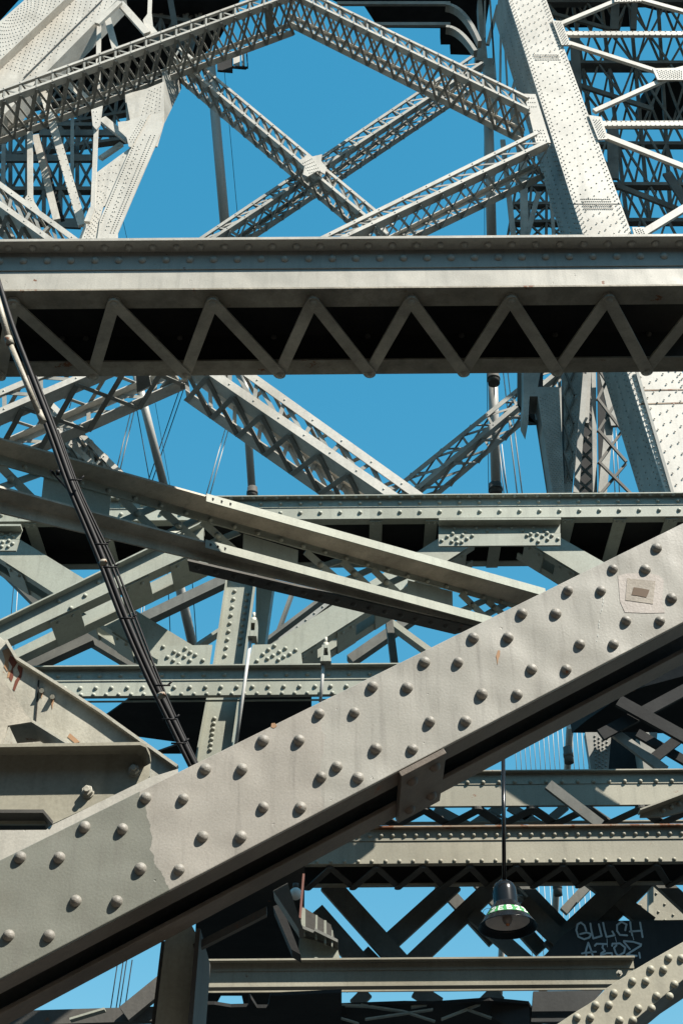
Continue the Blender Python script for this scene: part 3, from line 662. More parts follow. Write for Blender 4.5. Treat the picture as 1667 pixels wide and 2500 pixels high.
m = MB(); tri = L(a2,(1268,262),(920,520),(915,870),(1010,830)); m.prism(pl(tri, YT+.05), BACK*.03); grid(m, L(a2,(1230,300),(930,540),(925,820),(1010,790)), 5, 6, YT+.05, .014, True); m.build('web_gusset', TW, ll)
m = MB(); tri = L(a2,(1225,20),(1440,-60),(1260,270),(1235,265),(1215,180),(1140,110),(1130,30)); m.prism(pl(tri, YT-.03), BACK*.02); grid(m, L(a2,(1350,0),(1420,0),(1290,240),(1230,200)), 3, 10, YT-.03, .013, True); m.build('splice_gusset', TW, ll)
m = MB(); tri = L(a2,(870,870),(1000,800),(960,960),(925,1200),(740,1200),(830,960)); m.prism(pl(tri, YT+.03), BACK*.03); grid(m, L(a2,(880,890),(980,850),(900,1180),(790,1180)), 5, 8, YT+.03, .014, True); m.build('foot_gusset', TW, ll)

# box lattice struts of the tower bracing
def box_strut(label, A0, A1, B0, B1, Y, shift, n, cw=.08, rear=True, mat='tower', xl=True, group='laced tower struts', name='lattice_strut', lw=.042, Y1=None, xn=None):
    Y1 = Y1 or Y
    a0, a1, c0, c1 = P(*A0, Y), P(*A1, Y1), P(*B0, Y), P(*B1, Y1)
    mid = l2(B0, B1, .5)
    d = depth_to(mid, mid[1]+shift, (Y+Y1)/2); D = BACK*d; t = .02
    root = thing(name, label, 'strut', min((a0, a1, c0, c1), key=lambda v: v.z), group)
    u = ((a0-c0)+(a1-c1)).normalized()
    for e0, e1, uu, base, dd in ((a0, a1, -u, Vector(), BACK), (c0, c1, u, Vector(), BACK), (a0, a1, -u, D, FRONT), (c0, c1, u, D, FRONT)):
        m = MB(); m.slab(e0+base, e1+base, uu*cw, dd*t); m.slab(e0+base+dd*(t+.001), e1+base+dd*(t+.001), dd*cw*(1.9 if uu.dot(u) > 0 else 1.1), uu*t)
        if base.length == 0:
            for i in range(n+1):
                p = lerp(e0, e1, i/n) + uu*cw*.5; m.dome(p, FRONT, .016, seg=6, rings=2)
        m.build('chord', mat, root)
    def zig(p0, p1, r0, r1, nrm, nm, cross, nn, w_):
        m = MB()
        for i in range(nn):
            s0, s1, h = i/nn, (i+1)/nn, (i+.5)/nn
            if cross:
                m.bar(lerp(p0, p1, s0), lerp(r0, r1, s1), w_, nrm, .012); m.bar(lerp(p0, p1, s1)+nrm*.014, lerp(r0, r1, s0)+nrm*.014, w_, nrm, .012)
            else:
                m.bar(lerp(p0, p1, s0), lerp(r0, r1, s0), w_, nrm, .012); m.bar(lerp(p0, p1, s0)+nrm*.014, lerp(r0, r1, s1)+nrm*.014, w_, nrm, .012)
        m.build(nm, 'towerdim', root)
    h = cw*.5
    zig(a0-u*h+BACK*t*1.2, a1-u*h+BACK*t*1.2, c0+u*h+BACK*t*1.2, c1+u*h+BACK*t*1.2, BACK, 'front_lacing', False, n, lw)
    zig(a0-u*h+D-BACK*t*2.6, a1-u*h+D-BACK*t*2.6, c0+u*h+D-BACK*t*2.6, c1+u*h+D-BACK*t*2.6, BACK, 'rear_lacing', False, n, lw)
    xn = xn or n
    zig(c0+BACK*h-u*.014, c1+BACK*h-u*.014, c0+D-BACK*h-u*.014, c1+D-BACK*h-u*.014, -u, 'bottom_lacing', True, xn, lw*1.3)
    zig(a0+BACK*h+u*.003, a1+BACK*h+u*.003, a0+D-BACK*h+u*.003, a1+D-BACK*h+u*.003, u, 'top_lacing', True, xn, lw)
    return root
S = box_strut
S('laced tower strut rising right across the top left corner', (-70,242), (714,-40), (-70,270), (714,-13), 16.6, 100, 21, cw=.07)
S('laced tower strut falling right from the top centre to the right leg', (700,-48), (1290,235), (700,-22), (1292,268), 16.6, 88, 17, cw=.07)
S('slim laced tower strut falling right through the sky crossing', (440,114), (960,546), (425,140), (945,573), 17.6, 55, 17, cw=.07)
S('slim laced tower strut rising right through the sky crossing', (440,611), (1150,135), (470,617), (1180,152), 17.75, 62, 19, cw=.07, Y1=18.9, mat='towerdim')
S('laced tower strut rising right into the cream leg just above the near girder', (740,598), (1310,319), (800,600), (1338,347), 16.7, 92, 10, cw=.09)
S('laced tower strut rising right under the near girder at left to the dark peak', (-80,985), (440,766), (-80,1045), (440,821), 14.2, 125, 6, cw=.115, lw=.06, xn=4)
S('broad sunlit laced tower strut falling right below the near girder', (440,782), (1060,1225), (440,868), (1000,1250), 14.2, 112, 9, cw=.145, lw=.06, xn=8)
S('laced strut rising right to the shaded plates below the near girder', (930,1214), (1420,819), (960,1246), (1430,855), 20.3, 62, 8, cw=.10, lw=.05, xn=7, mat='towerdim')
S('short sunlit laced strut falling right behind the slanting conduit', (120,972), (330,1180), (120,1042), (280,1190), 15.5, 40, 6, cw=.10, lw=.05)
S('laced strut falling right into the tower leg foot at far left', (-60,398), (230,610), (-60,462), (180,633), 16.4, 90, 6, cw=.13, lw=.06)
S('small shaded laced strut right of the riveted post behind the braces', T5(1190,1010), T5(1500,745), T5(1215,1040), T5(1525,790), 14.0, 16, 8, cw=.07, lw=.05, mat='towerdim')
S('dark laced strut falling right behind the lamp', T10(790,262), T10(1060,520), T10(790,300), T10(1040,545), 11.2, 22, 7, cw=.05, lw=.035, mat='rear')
m = MB()
node = L(T1,(1368,738),(1392,725),(1412,704),(1434,718),(1478,708),(1474,738),(1500,770),(1490,798),(1460,782),(1412,810),(1390,800),(1398,765)); m.prism(pl(node, 17.5), BACK*.03)
grid(m, L(T1,(1385,745),(1430,720),(1480,790),(1420,800)), 6, 5, 17.5, .014); tag(m.build('node_plate', TW), 'star shaped riveted plate where two slim struts cross in the sky', 'gusset')
m = MB(); m.prism(pl(L(T2,(838,430),(890,432),(960,655),(893,658)), YT-.06), BACK*.03); grid(m, L(T2,(845,440),(885,440),(900,500),(860,500)), 4, 3, YT-.06, .015); grid(m, L(T2,(880,590),(930,590),(950,650),(895,650)), 4, 4, YT-.06, .015)
tag(m.build('leg_gusset', TW), 'cream gusset plate joining two struts to the left edge of the right leg', 'gusset')

# peak plates
# ---- bright bars to the right of the right leg
def tbar(label, p0, p1, wpx, Y=17.0, mat='tower', riv=0, name='bracing_bar', cat='brace', group='bracing bars right of the leg', dp=.07):
    a, c = P(*p0, Y), P(*p1, Y); d = (c-a).normalized(); n = d.cross(FRONT).normalized()
    scale = (P(p0[0]+1, p0[1], Y)-a).length; hw = wpx*scale/2
    m = MB(); m.prism([a-n*hw, c-n*hw, c+n*hw, a+n*hw], BACK*dp)
    if riv:
        for i in range(riv):
            for s in (-.8, .8): m.dome(lerp(a, c, (i+.5)/riv)+n*hw*s, FRONT, .015, seg=6, rings=2)
    return tag(m.build(name, mat), label, cat, group)
tbar('cream bar rising right to the top edge from the leg', a4(290,240), a4(880,-5), 12)
tbar('cream bar falling right from the top edge at the corner', a4(1110,-20), a4(1700,145), 12)
tbar('topmost level riveted cream bar right of the leg', a4(330,345), a4(1700,345), 16, riv=24)
tbar('cream bar falling right from the upper leg gusset to a riveted plate', a4(360,435), a4(1300,735), 12)
tbar('cream bar rising right toward the riveted plate', a4(640,1150), a4(1380,815), 13)
tbar('lower level riveted cream bar right of the leg', a5(700,48), a5(1700,44), 19, riv=20)
tbar('cream bar falling right from the middle leg gusset', a5(740,165), a5(1700,540), 16)
tbar('cream bar rising right just above the near girder at right edge', a5(1100,1215), a5(1700,850), 20)
G_ = 'gusset plates right of the leg'
def gus(label, T, pts, gq, nu, nv, Y=16.95):
    m = MB(); m.prism(pl(L(T,*pts), Y), BACK*.04); grid(m, L(T,*gq), nu, nv, Y, .015, True); tag(m.build('gusset_plate', TW), label, 'gusset', G_)
gus('upper riveted gusset on the right edge of the leg', a4, ((200,212),(300,218),(395,468),(300,468)), ((225,225),(295,225),(380,460),(310,460)), 5, 10)
gus('middle riveted gusset on the right edge of the leg', a5, ((580,-40),(715,-20),(780,190),(775,210),(680,215)), ((620,0),(700,0),(760,190),(690,200)), 5, 8)
gus('lower riveted gusset on the right edge just above the near girder', a5, ((1035,1130),(1160,1130),(1210,1230),(1060,1240)), ((1050,1140),(1150,1140),(1180,1210),(1080,1210)), 4, 4)
gus('long riveted plate at the right edge where cream bars meet', a4, ((1245,712),(1480,708),(1700,650),(1700,832),(1300,832)), ((1280,725),(1560,725),(1560,815),(1320,815)), 12, 5)
gus('riveted plate at the top edge where two cream bars meet', a4, ((845,-60),(1140,-60),(1130,12),(850,18)), ((860,-5),(1120,-5),(1120,10),(860,10)), 10, 1)

# ---- unseen deck slab added above the picture to shade the rear frames
b = MB(); b.prism([Vector((-6,14,44)), Vector((30,14,44)), Vector((30,26,44)), Vector((-6,26,44))], UP*.8)
struct(b.build('unseen_shade_deck', 'shadeblack'))
# ---- rear frame right: shaded lattice
def lattice_panel(label, quad, Y, nu, nv, w_=.07, mat='rear', posts=True, rails=True, name='rear_lattice', group='shaded lattice frames behind the tower'):
    root = thing(name, label, 'lattice', P(*quad[3], Y), group); g = lambda u_, v_: P(*l2(l2(quad[0], quad[1], u_), l2(quad[3], quad[2], u_), v_), Y)
    m = MB()
    for i in range(nu):
        for j in range(nv):
            m.bar(g(i/nu, j/nv), g((i+1)/nu, (j+1)/nv), w_, BACK, .05); m.bar(g((i+1)/nu, j/nv)+BACK*.06, g(i/nu, (j+1)/nv)+BACK*.06, w_, BACK, .05)
    m.build('crossed_bars', mat, root)
    for j in range(nv+1 if rails else 0):
        m = MB(); m.bar(g(0, j/nv)-BACK*.04, g(1, j/nv)-BACK*.04, w_*2.2, BACK, .2); m.build('rail', mat, root)
    if posts:
        for i in range(nu+1):
            m = MB(); m.bar(g(i/nu, 0)-BACK*.03, g(i/nu, 1)-BACK*.03, w_*1.3, BACK, .16); m.build('upright', mat, root)
    return root
lattice_panel('shaded crossed bars right of the leg at the right edge', L(a4,(150,20),(1800,20),(1800,2560),(800,2560)), 24.5, 4, 4, .06, posts=False)
lattice_panel('finer shaded crossed bars further behind the right leg', L(a4,(-200,-100),(1900,-100),(1900,2300),(300,2300)), 26.0, 7, 3, .07)
tbar('dark sloping rail falling right behind the leg in the sky', a4(190,130), a4(900,320), 12, 24.2, 'rear', group='dark rails behind the right leg')
tbar('dark sloping rail falling right across the sky gap at right', a4(480,880), a4(1250,1130), 15, 24.2, 'rear', group='dark rails behind the right leg')
tbar('dark sloping rail falling right near the near girder', a5(880,690), a5(1500,930), 16, 24.2, 'rear', group='dark rails behind the right leg')
tbar('wide dark upright beside the right edge of the leg', a4(435,380), a4(470,1100), 22, 23.8, 'rear', group='dark uprights behind the right leg')
tbar('wide dark upright under the middle gusset', a5(830,100), a5(840,620), 26, 23.8, 'rear', group='dark uprights behind the right leg')
tbar('dark upright left of the pair under the top right bars', a4(860,30), a4(850,300), 20, 23.8, 'rear', group='dark uprights behind the right leg')
tbar('dark upright right of the pair under the top right bars', a4(1060,30), a4(1050,300), 14, 23.8, 'rear', group='dark uprights behind the right leg')
tbar('dark leaning upright at the right edge over the sky gap', a5(1400,560), a5(1620,900), 24, 23.8, 'rear', group='dark uprights behind the right leg')
# deck soffits: roadway floors seen from below, also used for black gap-filling sheets
def soffit(label, T, pts, Yat, mat='shadeblack', th=.5, name='deck_soffit_or_filler', cat='deck slab', group='undersides of the roadway decks and black filler sheets'):
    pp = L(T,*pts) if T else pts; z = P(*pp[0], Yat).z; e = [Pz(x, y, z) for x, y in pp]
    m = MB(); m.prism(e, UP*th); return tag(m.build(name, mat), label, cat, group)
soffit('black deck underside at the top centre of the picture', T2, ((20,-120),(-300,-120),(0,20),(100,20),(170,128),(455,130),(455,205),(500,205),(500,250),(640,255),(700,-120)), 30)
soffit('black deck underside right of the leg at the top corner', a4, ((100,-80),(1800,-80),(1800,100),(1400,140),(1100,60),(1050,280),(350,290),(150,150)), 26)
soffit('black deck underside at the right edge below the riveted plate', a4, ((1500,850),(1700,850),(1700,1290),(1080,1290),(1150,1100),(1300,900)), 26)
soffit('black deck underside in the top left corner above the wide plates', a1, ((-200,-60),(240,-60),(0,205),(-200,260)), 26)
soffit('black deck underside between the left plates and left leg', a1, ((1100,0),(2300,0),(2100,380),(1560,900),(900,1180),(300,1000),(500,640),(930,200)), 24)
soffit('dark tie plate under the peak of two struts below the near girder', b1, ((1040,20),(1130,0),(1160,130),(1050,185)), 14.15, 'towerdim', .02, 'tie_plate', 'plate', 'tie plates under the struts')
soffit('dark tie plate under the top centre peak of two struts', T1, ((1210,25),(1250,15),(1256,155),(1225,165)), 16.65, 'towerdim', .02, 'tie_plate', 'plate', 'tie plates under the struts')
soffit('dark peak plate hiding the tips of two struts below the near girder', b1, ((1225,155),(1420,158),(1340,50),(1320,40)), 15.3, 'towerdim', .05, 'tie_plate', 'plate', 'tie plates under the struts')
# arched brackets top centre
rA = thing('arched_bracket', 'pair of curved steel brackets under the deck left of the right leg', 'bracket', P(*a6(340,700), 20.5))
for p0, p1, p2, w_ in (((-60,45),(180,60),(370,520),.10),((-60,330),(120,330),(315,640),.10)):
    m = MB(); prev = None
    for i in range(9):
        t_ = i/8; x = (1-t_)**2*p0[0]+2*t_*(1-t_)*p1[0]+t_*t_*p2[0]; y = (1-t_)**2*p0[1]+2*t_*(1-t_)*p1[1]+t_*t_*p2[1]; c = P(*a6(x, y), 20.5)
        if prev: m.bar(prev, c, w_, BACK, .22)
        prev = c
    m.build('arch_rib', 'towerdim', rA)
tbar('level dark floor beam running left from the upper arched bracket', T2(500,12), T2(-20,12), 12, 21, 'towerdim', group='floor beams at the top centre')
tbar('level dark floor beam running left from the lower arched bracket', T2(500,108), T2(80,108), 12, 21, 'towerdim', group='floor beams at the top centre')
# rear leg group right of centre
def cplate(label, T, pts, Y, mat='towerdim', riv=None, dp=.4, name='column_plate', cat='column', group='shaded rear column plates'):
    m = MB(); m.prism(pl(L(T,*pts), Y), BACK*dp)
    if riv: grid(m, L(T,*riv[0]), riv[1], riv[2], Y, .014, True)
    return tag(m.build(name, mat), label, cat, group)
cplate('shaded column plate left of the right leg at the top', a6, ((340,0),(395,0),(450,560),(470,770),(320,770),(310,640),(375,520)), 23.6)
cplate('shaded riveted plate behind the strut end left of the right leg', a6, ((415,740),(540,740),(575,1010),(600,1500),(500,1500)), 23.4)
for i, (x0, x1, y0, y1, ww) in enumerate(((435,435,0,480,4),(500,570,0,1000,4),(640,630,200,1040,5),(680,720,370,1080,4),(600,470,60,560,8),(530,545,400,800,3),(850,790,900,1130,7))):
    tbar(('thin', 'long thin', 'pale', 'slim', 'slanting', 'short', 'low')[i]+' shaded upright bar left of the right leg', a6(x0, y0), a6(x1, y1), ww, 23.0, 'towerdim', group='shaded uprights left of the right leg', name='upright_bar')
for i, (T, x0, y0, x1, y1, ww) in enumerate(((T2,740,640,790,1085,12),(T2,905,880,850,1085,12),(T2,960,880,975,1085,8),(T2,835,700,840,1085,18),(T2,790,500,830,720,20))):
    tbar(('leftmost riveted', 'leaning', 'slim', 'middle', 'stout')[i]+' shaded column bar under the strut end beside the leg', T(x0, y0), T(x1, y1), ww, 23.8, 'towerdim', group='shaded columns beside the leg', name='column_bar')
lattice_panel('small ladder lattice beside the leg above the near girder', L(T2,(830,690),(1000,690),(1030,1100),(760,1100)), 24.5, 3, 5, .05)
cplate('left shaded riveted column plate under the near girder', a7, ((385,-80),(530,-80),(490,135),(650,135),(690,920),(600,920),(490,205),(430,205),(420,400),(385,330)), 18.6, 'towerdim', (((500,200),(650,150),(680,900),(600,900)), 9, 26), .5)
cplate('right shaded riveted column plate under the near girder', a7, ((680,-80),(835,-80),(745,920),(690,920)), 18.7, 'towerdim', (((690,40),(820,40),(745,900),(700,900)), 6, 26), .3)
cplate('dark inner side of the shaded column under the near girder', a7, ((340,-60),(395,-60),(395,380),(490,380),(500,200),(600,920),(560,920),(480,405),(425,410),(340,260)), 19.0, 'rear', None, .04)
cplate('black recess plate left of the shaded columns under the near girder', a7, ((345,-60),(530,-60),(530,405),(425,408),(395,380)), 19.4, 'shadeblack', None, .05)
cplate('black back plate behind the crossed lacing under the near girder', a7, ((775,-60),(900,-60),(905,920),(760,920)), 21.8, 'shadeblack', None, .05)
cplate('black leaning back plate beside the sky under the near girder', a7, ((930,-60),(1065,-60),(1050,420),(990,920),(945,920)), 21.8, 'shadeblack', None, .05)
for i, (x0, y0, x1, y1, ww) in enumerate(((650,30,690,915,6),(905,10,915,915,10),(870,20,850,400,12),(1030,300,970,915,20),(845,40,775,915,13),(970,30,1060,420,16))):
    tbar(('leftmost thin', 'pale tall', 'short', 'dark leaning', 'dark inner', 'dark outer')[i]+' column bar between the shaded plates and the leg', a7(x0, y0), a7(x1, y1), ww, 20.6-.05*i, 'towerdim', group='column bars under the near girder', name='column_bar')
lattice_panel('crossed lacing between shaded columns under the near girder', L(a7,(800,0),(900,0),(900,920),(770,920)), 20.8, 1, 8, .045, posts=False, rails=False)
lattice_panel('open crossed lacing over the sky left of the leg foot', L(a7,(930,-20),(1050,-20),(1180,920),(950,920)), 19.9, 1, 4, .05, posts=False, rails=False)
lattice_panel('zigzag lacing on the shaded riveted plate', L(a7,(680,-20),(770,-20),(745,820),(690,820)), 18.58, 1, 4, .03, posts=False, rails=False)
# beam tied to it

# ---- big cream plates top left
def bigplate(label, pts, quad, nu, nv, Y=15.5, dp=.5):
    m = MB(); m.prism(pl(L(a1,*pts), Y), BACK*dp); grid(m, L(a1,*quad), nu, nv, Y, .016, True)
    tag(m.build('cheek_plate', TW), label, 'plate', 'wide riveted plates at the top left')
bigplate('upper wide cream riveted plate in the top left corner', ((-300,460),(-40,240),(330,-80),(705,-80),(-300,860)), ((0,235),(270,-20),(590,0),(0,560)), 20, 8, 17.0)
bigplate('lower wide cream riveted plate in the top left corner', ((-300,885),(760,-80),(1200,-80),(1120,0),(940,190),(30,1110),(-300,1400)), ((0,650),(700,0),(1090,0),(300,740)), 24, 8, 17.2)
m = MB(); m.bar(P(*a1(230,750),17.17), P(*a1(985,0),17.17), .02, FRONT, .02); tag(m.build('seam_strip', 'dim'), 'thin dark seam along the lower wide cream plate', 'strip')
tbar('cream bar sloping from the top edge left to an upright', a1(1150,10), a1(930,220), 13, 16.9, group='cream bars at the upper left')
tbar('cream upright at the upper left crossing behind the strut', a1(950,215), a1(935,880), 10, 17.3, group='cream bars at the upper left')
tbar('cream bar leaning right above the strut at upper left', a1(1030,170), a1(1110,470), 16, 17.3, group='cream bars at the upper left')
tbar('cream bar falling right from the top edge with shadow stripes', a1(1150,20), a1(1410,310), 18, 17.0, group='cream bars at the upper left')
tbar('thin cream upright at the top edge above a gusset', a1(1437,-40), a1(1430,150), 9, 17.1, group='cream bars at the upper left')
plate_thing('gusset_plate', 'small cream gusset above the strut at the upper left', 'gusset', L(a1,(1370,190),(1415,130),(1455,130),(1465,250),(1510,305),(1410,340)), 17.05, .03, TW, group=G_)
tbar('long riveted cream bar leaning right beside the left leg foot', a1(400,820), a2(790,1010), 19, 17.5, riv=26, group='cream bars at the upper left')
tbar('cream upright at far left under the strut', a2(288,120), a2(290,740), 12.5, 17.4, group='cream bars at the upper left')
tbar('cream upright beside the left leg running to its foot', a2(925,-20), a2(890,860), 10, 16.8, group='cream bars at the upper left')
tbar('short cream bar bending into the left leg foot', a2(885,850), a2(835,980), 14, 16.8, group='cream bars at the upper left')
tbar('thin upright between the two cream bars at left', a2(695,-20), a2(690,560), 8, 24.0, 'towerdim', group='thin uprights at the upper left')
tbar('thin upright near the left edge', a2(38,240), a2(30,640), 10, 24.0, 'towerdim', group='thin uprights at the upper left')
tbar('broad cream bar falling right behind the strut at upper left', a1(590,720), a1(870,980), 18, 17.9, group='cream bars behind the upper left strut')
tbar('cream bar falling right into the left leg splice', a2(980,-10), a2(1240,200), 20, 17.3, group='cream bars behind the upper left strut')
tbar('cream bar with dark edge leaning right at upper left', a2(340,150), a2(545,960), 17, 18.1, group='cream bars behind the upper left strut')
tbar('dark edge bar leaning right beside the cream bar', a2(375,190), a2(600,960), 9, 18.5, 'shadeblack', group='dark bars at the upper left')
tbar('cream sloping bar behind the upright near the left leg', a2(960,370), a2(1165,230), 13, 17.6, group='cream bars behind the upper left strut')
plate_thing('gusset_plate', 'cream riveted gusset at the foot of the far left upright', 'gusset', L(a2,(240,760),(290,690),(315,720),(330,790),(380,870),(330,900)), 17.35, .03, TW, rivets=L(a2,(280,740),(295,760),(305,780),(280,770)), rr=.015, group=G_, seg=6)
plate_thing('gusset_plate', 'cream riveted gusset at the top of the upright beside the left leg', 'gusset', L(a1,(875,1050),(985,1010),(960,1200),(925,1240),(890,1200)), 16.75, .03, TW, rivets=L(a1,(900,1070),(930,1070),(920,1110),(940,1140),(925,1170)), rr=.015, group=G_, seg=6)
plate_thing('gusset_plate', 'large cream knee gusset under the strut left of the left leg', 'gusset', L(a1,(1200,900),(1400,850),(1400,1400),(1270,1400),(1215,1200)), 17.15, .03, TW, group=G_)
# shaded rear frame at left
lattice_panel('shaded crossed lattice behind the cream bars at far left', L(a2,(-60,60),(900,60),(900,980),(-60,980)), 25.0, 6, 3, .07)
lattice_panel('finer shaded lattice farther behind at upper left', L(a1,(-60,900),(1500,500),(1400,1300),(-60,1500)), 26.5, 9, 3, .06)
lattice_panel('faint crossed bars under the deck at the top left', L(a3,(250,-60),(800,-60),(640,500),(250,350)), 24.5, 4, 2, .08)
tbar('wide dark level beam at left behind the uprights', a2(-60,375), a2(900,370), 24, 24.4, 'rear', group='dark level beams at the upper left')
tbar('upper dark level beam at left behind the uprights', a2(380,130), a2(1200,130), 22, 24.4, 'rear', group='dark level beams at the upper left')
tbar('low dark level beam beside the left leg foot', a2(560,1000), a2(780,1010), 24, 24.4, 'rear', group='dark level beams at the upper left')
tbar('shaded upright at the top edge left of the deck', a3(450,-40), a3(500,240), 14, 23, 'rear', group='thin uprights at the upper left')
# little platform under strut
rB = thing('service_box', 'small black service platform with pale fittings hanging under the strut in the sky', 'platform', P(*a3(1050,670), 17.8))
m = MB(); m.prism(pl(L(a3,(900,560),(1050,500),(1050,680),(905,668)), 17.9), BACK*.06); m.build('housing', 'shadeblack', rB)
m = MB(); m.prism(pl(L(a3,(1175,440),(1188,440),(1200,640),(1190,640)), 17.8), BACK*.05); m.prism(pl(L(a3,(1050,628),(1195,636),(1175,650),(1050,640)), 17.8), BACK*.05); m.build('bracket_frame', 'shadeblack', rB)
m = MB(); m.prism(pl(L(a3,(1055,520),(1120,490),(1120,625),(1060,618)), 17.87), BACK*.02); m.prism(pl(L(a3,(1135,480),(1160,470),(1168,630),(1140,628)), 17.87), BACK*.02); m.build('fittings', 'tower', rB)

# ================================================================== CABLES AND SUSPENDERS
def cable(label, pts, wpx, Ys, collars=(), group='main cable pipes against the sky'):
    root = thing('suspension_cable', label, 'cable', P(*pts[-1], Ys), group)
    s = (P(pts[0][0]+1, pts[0][1], Ys)-P(*pts[0], Ys)).length
    for i in range(len(pts)-1):
        m = MB(); m.tube(P(*pts[i], Ys+1.5*i), P(*pts[i+1], Ys+1.5*i+1.5), wpx*s/2, seg=20); m.build('cable', 'cable', root)
    for x, y in collars:
        m = MB(); a = P(x, y, Ys); m.tube(a-UP*.14, a+UP*.14, wpx*s/2*1.2, seg=20); m.tube(a-UP*.03, a+UP*.03, wpx*s/2*1.35, seg=20); m.build('cable_band', 'dim', root)
    return root
cable('thick grey cable running up behind the slim struts at upper left', [(514,150), (554,600)], 23, 24, [])
cable('thick grey cable at left rising to the dark peak', [(330,900), (402,1190)], 20, 22)
cable('thick grey cable ending in a collar on the girder left of centre', [(592,860), (616,1206)], 19, 22, [(616,1204)])
cable('thick pale cable standing left of the shaded columns', [(1192,300), (1200,600)], 24, 24)
cable('thick pale cable with two collars beside the shaded columns', [(1201,880), (1211,1215)], 24, 22, [(1204,925), (1209,1195)])
cable('thick dark cable below the sloping angles at left', [T5(790,560), T5(890,1010)], 24, 20)
cable('pale cable with a collar at right under the big diagonal', [b5(485,480), b5(455,960)], 18, 20, [b5(468,760)])
cable('tan cable behind the lamp at the lower right', [T10(992,240), T10(970,560)], 17, 20, [T10(990,310)])
cable('tan cable below the lamp in front of the sky', [T10(737,560), T10(720,900)], 16, 20)
m = None
def rope(label, p0, p1, wpx, Y, mat='rope', group='thin suspender ropes'):
    s = (P(p0[0]+1, p0[1], Y)-P(*p0, Y)).length; m = MB(); m.tube(P(*p0, Y), P(*p1, Y), wpx*s/2, seg=6)
    return tag(m.build('suspender_rope', mat), label, 'rope', group)
grp = 'thin suspender ropes'
for i, (p0, p1, w_, mt) in enumerate(((b1(1025,240), b1(900,750), 3, 'rope'), (b1(1050,240), b1(920,780), 3, 'rope'), (b1(600,70), b1(535,300), 2.5, 'rope'),
      (b1(1040,260), b1(1155,900), 2.2, 'rubber'), (b1(1380,150), b1(1130,880), 2.5, 'rubber'), (b1(1410,150), b1(1160,880), 2.5, 'rubber'), (b1(1175,180), b1(1305,910), 1.2, 'rubber'),
      (T3(1045,880), T5(945,305), 2.8, 'rope'), (T3(1060,880), T5(962,305), 2.8, 'rope'), (T1(1030,320), T1(1100,1090), 1.3, 'rubber'), (T1(565,1010), T1(585,1100), 1.2, 'rubber'),
      (a7(235,20), a7(338,920), 3, 'rope'), (a7(268,20), a7(375,920), 3, 'rope'), (a7(205,560), a7(240,920), 2.4, 'rope'), (a7(225,560), a7(266,920), 2.4, 'rope'), (a7(115,20), a7(128,920), 1.5, 'rubber'),
      (a7(1040,400), a7(1062,920), 2.6, 'rope'), (a7(1065,380), a7(1095,920), 2.6, 'rope'), (T2(655,560), T2(657,1090), 1.3, 'rubber'), (T4(725,1000), T4(760,1210), 2, 'rubber'))):
    lab = ['left pale rope of the pair left of the leaning cable', 'right pale rope of the pair left of the leaning cable', 'short pale rope seen through the laced strut at left',
        'dark rope running down beside the leaning cable at left', 'left dark rope of the pair crossing the leaning cable', 'right dark rope of the pair crossing the leaning cable',
        'hair thin dark wire right of the leaning cable', 'left pale rope of the pair left of the collared middle cable', 'right pale rope of the pair left of the collared middle cable',
        'hair thin dark wire beside the cable above the near girder', 'short dark wire beside the left tower leg foot above the girder', 'left long pale rope right of the banded cable',
        'right long pale rope right of the banded cable', 'left short pale rope under the shaded strut end at right', 'right short pale rope under the shaded strut end at right',
        'thin dark wire left of the banded cable', 'left pale rope behind the open lacing beside the leg', 'right pale rope behind the open lacing beside the leg',
        'thin dark wire left of the cable above the near girder', 'short dark rope right of the banded cable foot'][i]
    rope(lab, p0, p1, w_, 26, mt, grp)
for i in range(16):
    x = -20+i*46; rope('pale suspender rope in the sky gap beside the collared cable', b5(x-40, 350), b5(x, 990), 1.7, 28, 'rope', 'suspender ropes in the lower right sky')
for i in range(14):
    x = 860+i*26; rope('pale suspender rope behind the lamp', T10(x-10, 280), T10(x+18, 660), 1.5, 28, 'rope', 'suspender ropes behind the lamp')
for x in (505, 530, 545, 570): rope('dark suspender rope in the sky patch at the bottom left', T9(x+38, 740), T9(x, 990), 3, 20, 'rubber', 'ropes in the bottom left sky')
for x0, x1 in ((70,40),(88,65),(770,785),(880,905),(660,640),(672,652)): rope('thin rope in the sky between the left braces', T5(x0, 650), T5(x1, 1000), 2.2, 24, 'rope' if x0 in (88,660,672) else 'rubber', 'ropes between the left braces')

# ================================================================== LOWER RIGHT
g1, _ = girder('upper_stringer', 'pale level girder with a dark flange above the rusty topped girder at right', 10.6, 900, 1830, 1881, 1888, 1914, 1966, 1970, 2006, 2012, mat='midr', rr=.02, xr=1400, n1=0, n2=0, n3=0, interior=False)
c = _
m = MB()
for i in range(24):
    x = lerp(c['X0'], c['X1'], (i+.3)/24); m.dome(Vector((x, c['Y']-.006, c['z2']+.02)), FRONT, .02)
m.build('flange_rivets', 'midr', g1)
def under_lacing(root, c, n, wd, mat, dy=.003, cross=False, y0=None, y1=None):
    for i in range(n):
        xa, xm, xb = (lerp(c['X0'], c['X1'], (i+s)/n) for s in (0, .5, 1)); z = c['z3']-dy
        for p, q_, o in ((xa, xm, 0), (xm, xb, .013)):
            ya, yb = (c['Y']+.04, c['Y3']-.04); a, bb = (Vector((p, ya if p == xa else yb, z-o)), Vector((q_, yb if p == xa else ya, z-o)))
            m = MB(); m.strap(a, bb, wd, DOWN, .01); m.build('lacing_bar', mat, root)
            if cross:
                a, bb = (Vector((p, yb if p == xa else ya, z-o-.026)), Vector((q_, ya if p == xa else yb, z-o-.026))); m = MB(); m.strap(a, bb, wd, DOWN, .01); m.build('lacing_bar', mat, root)
under_lacing(g1, c, 7, .1, 'dim')
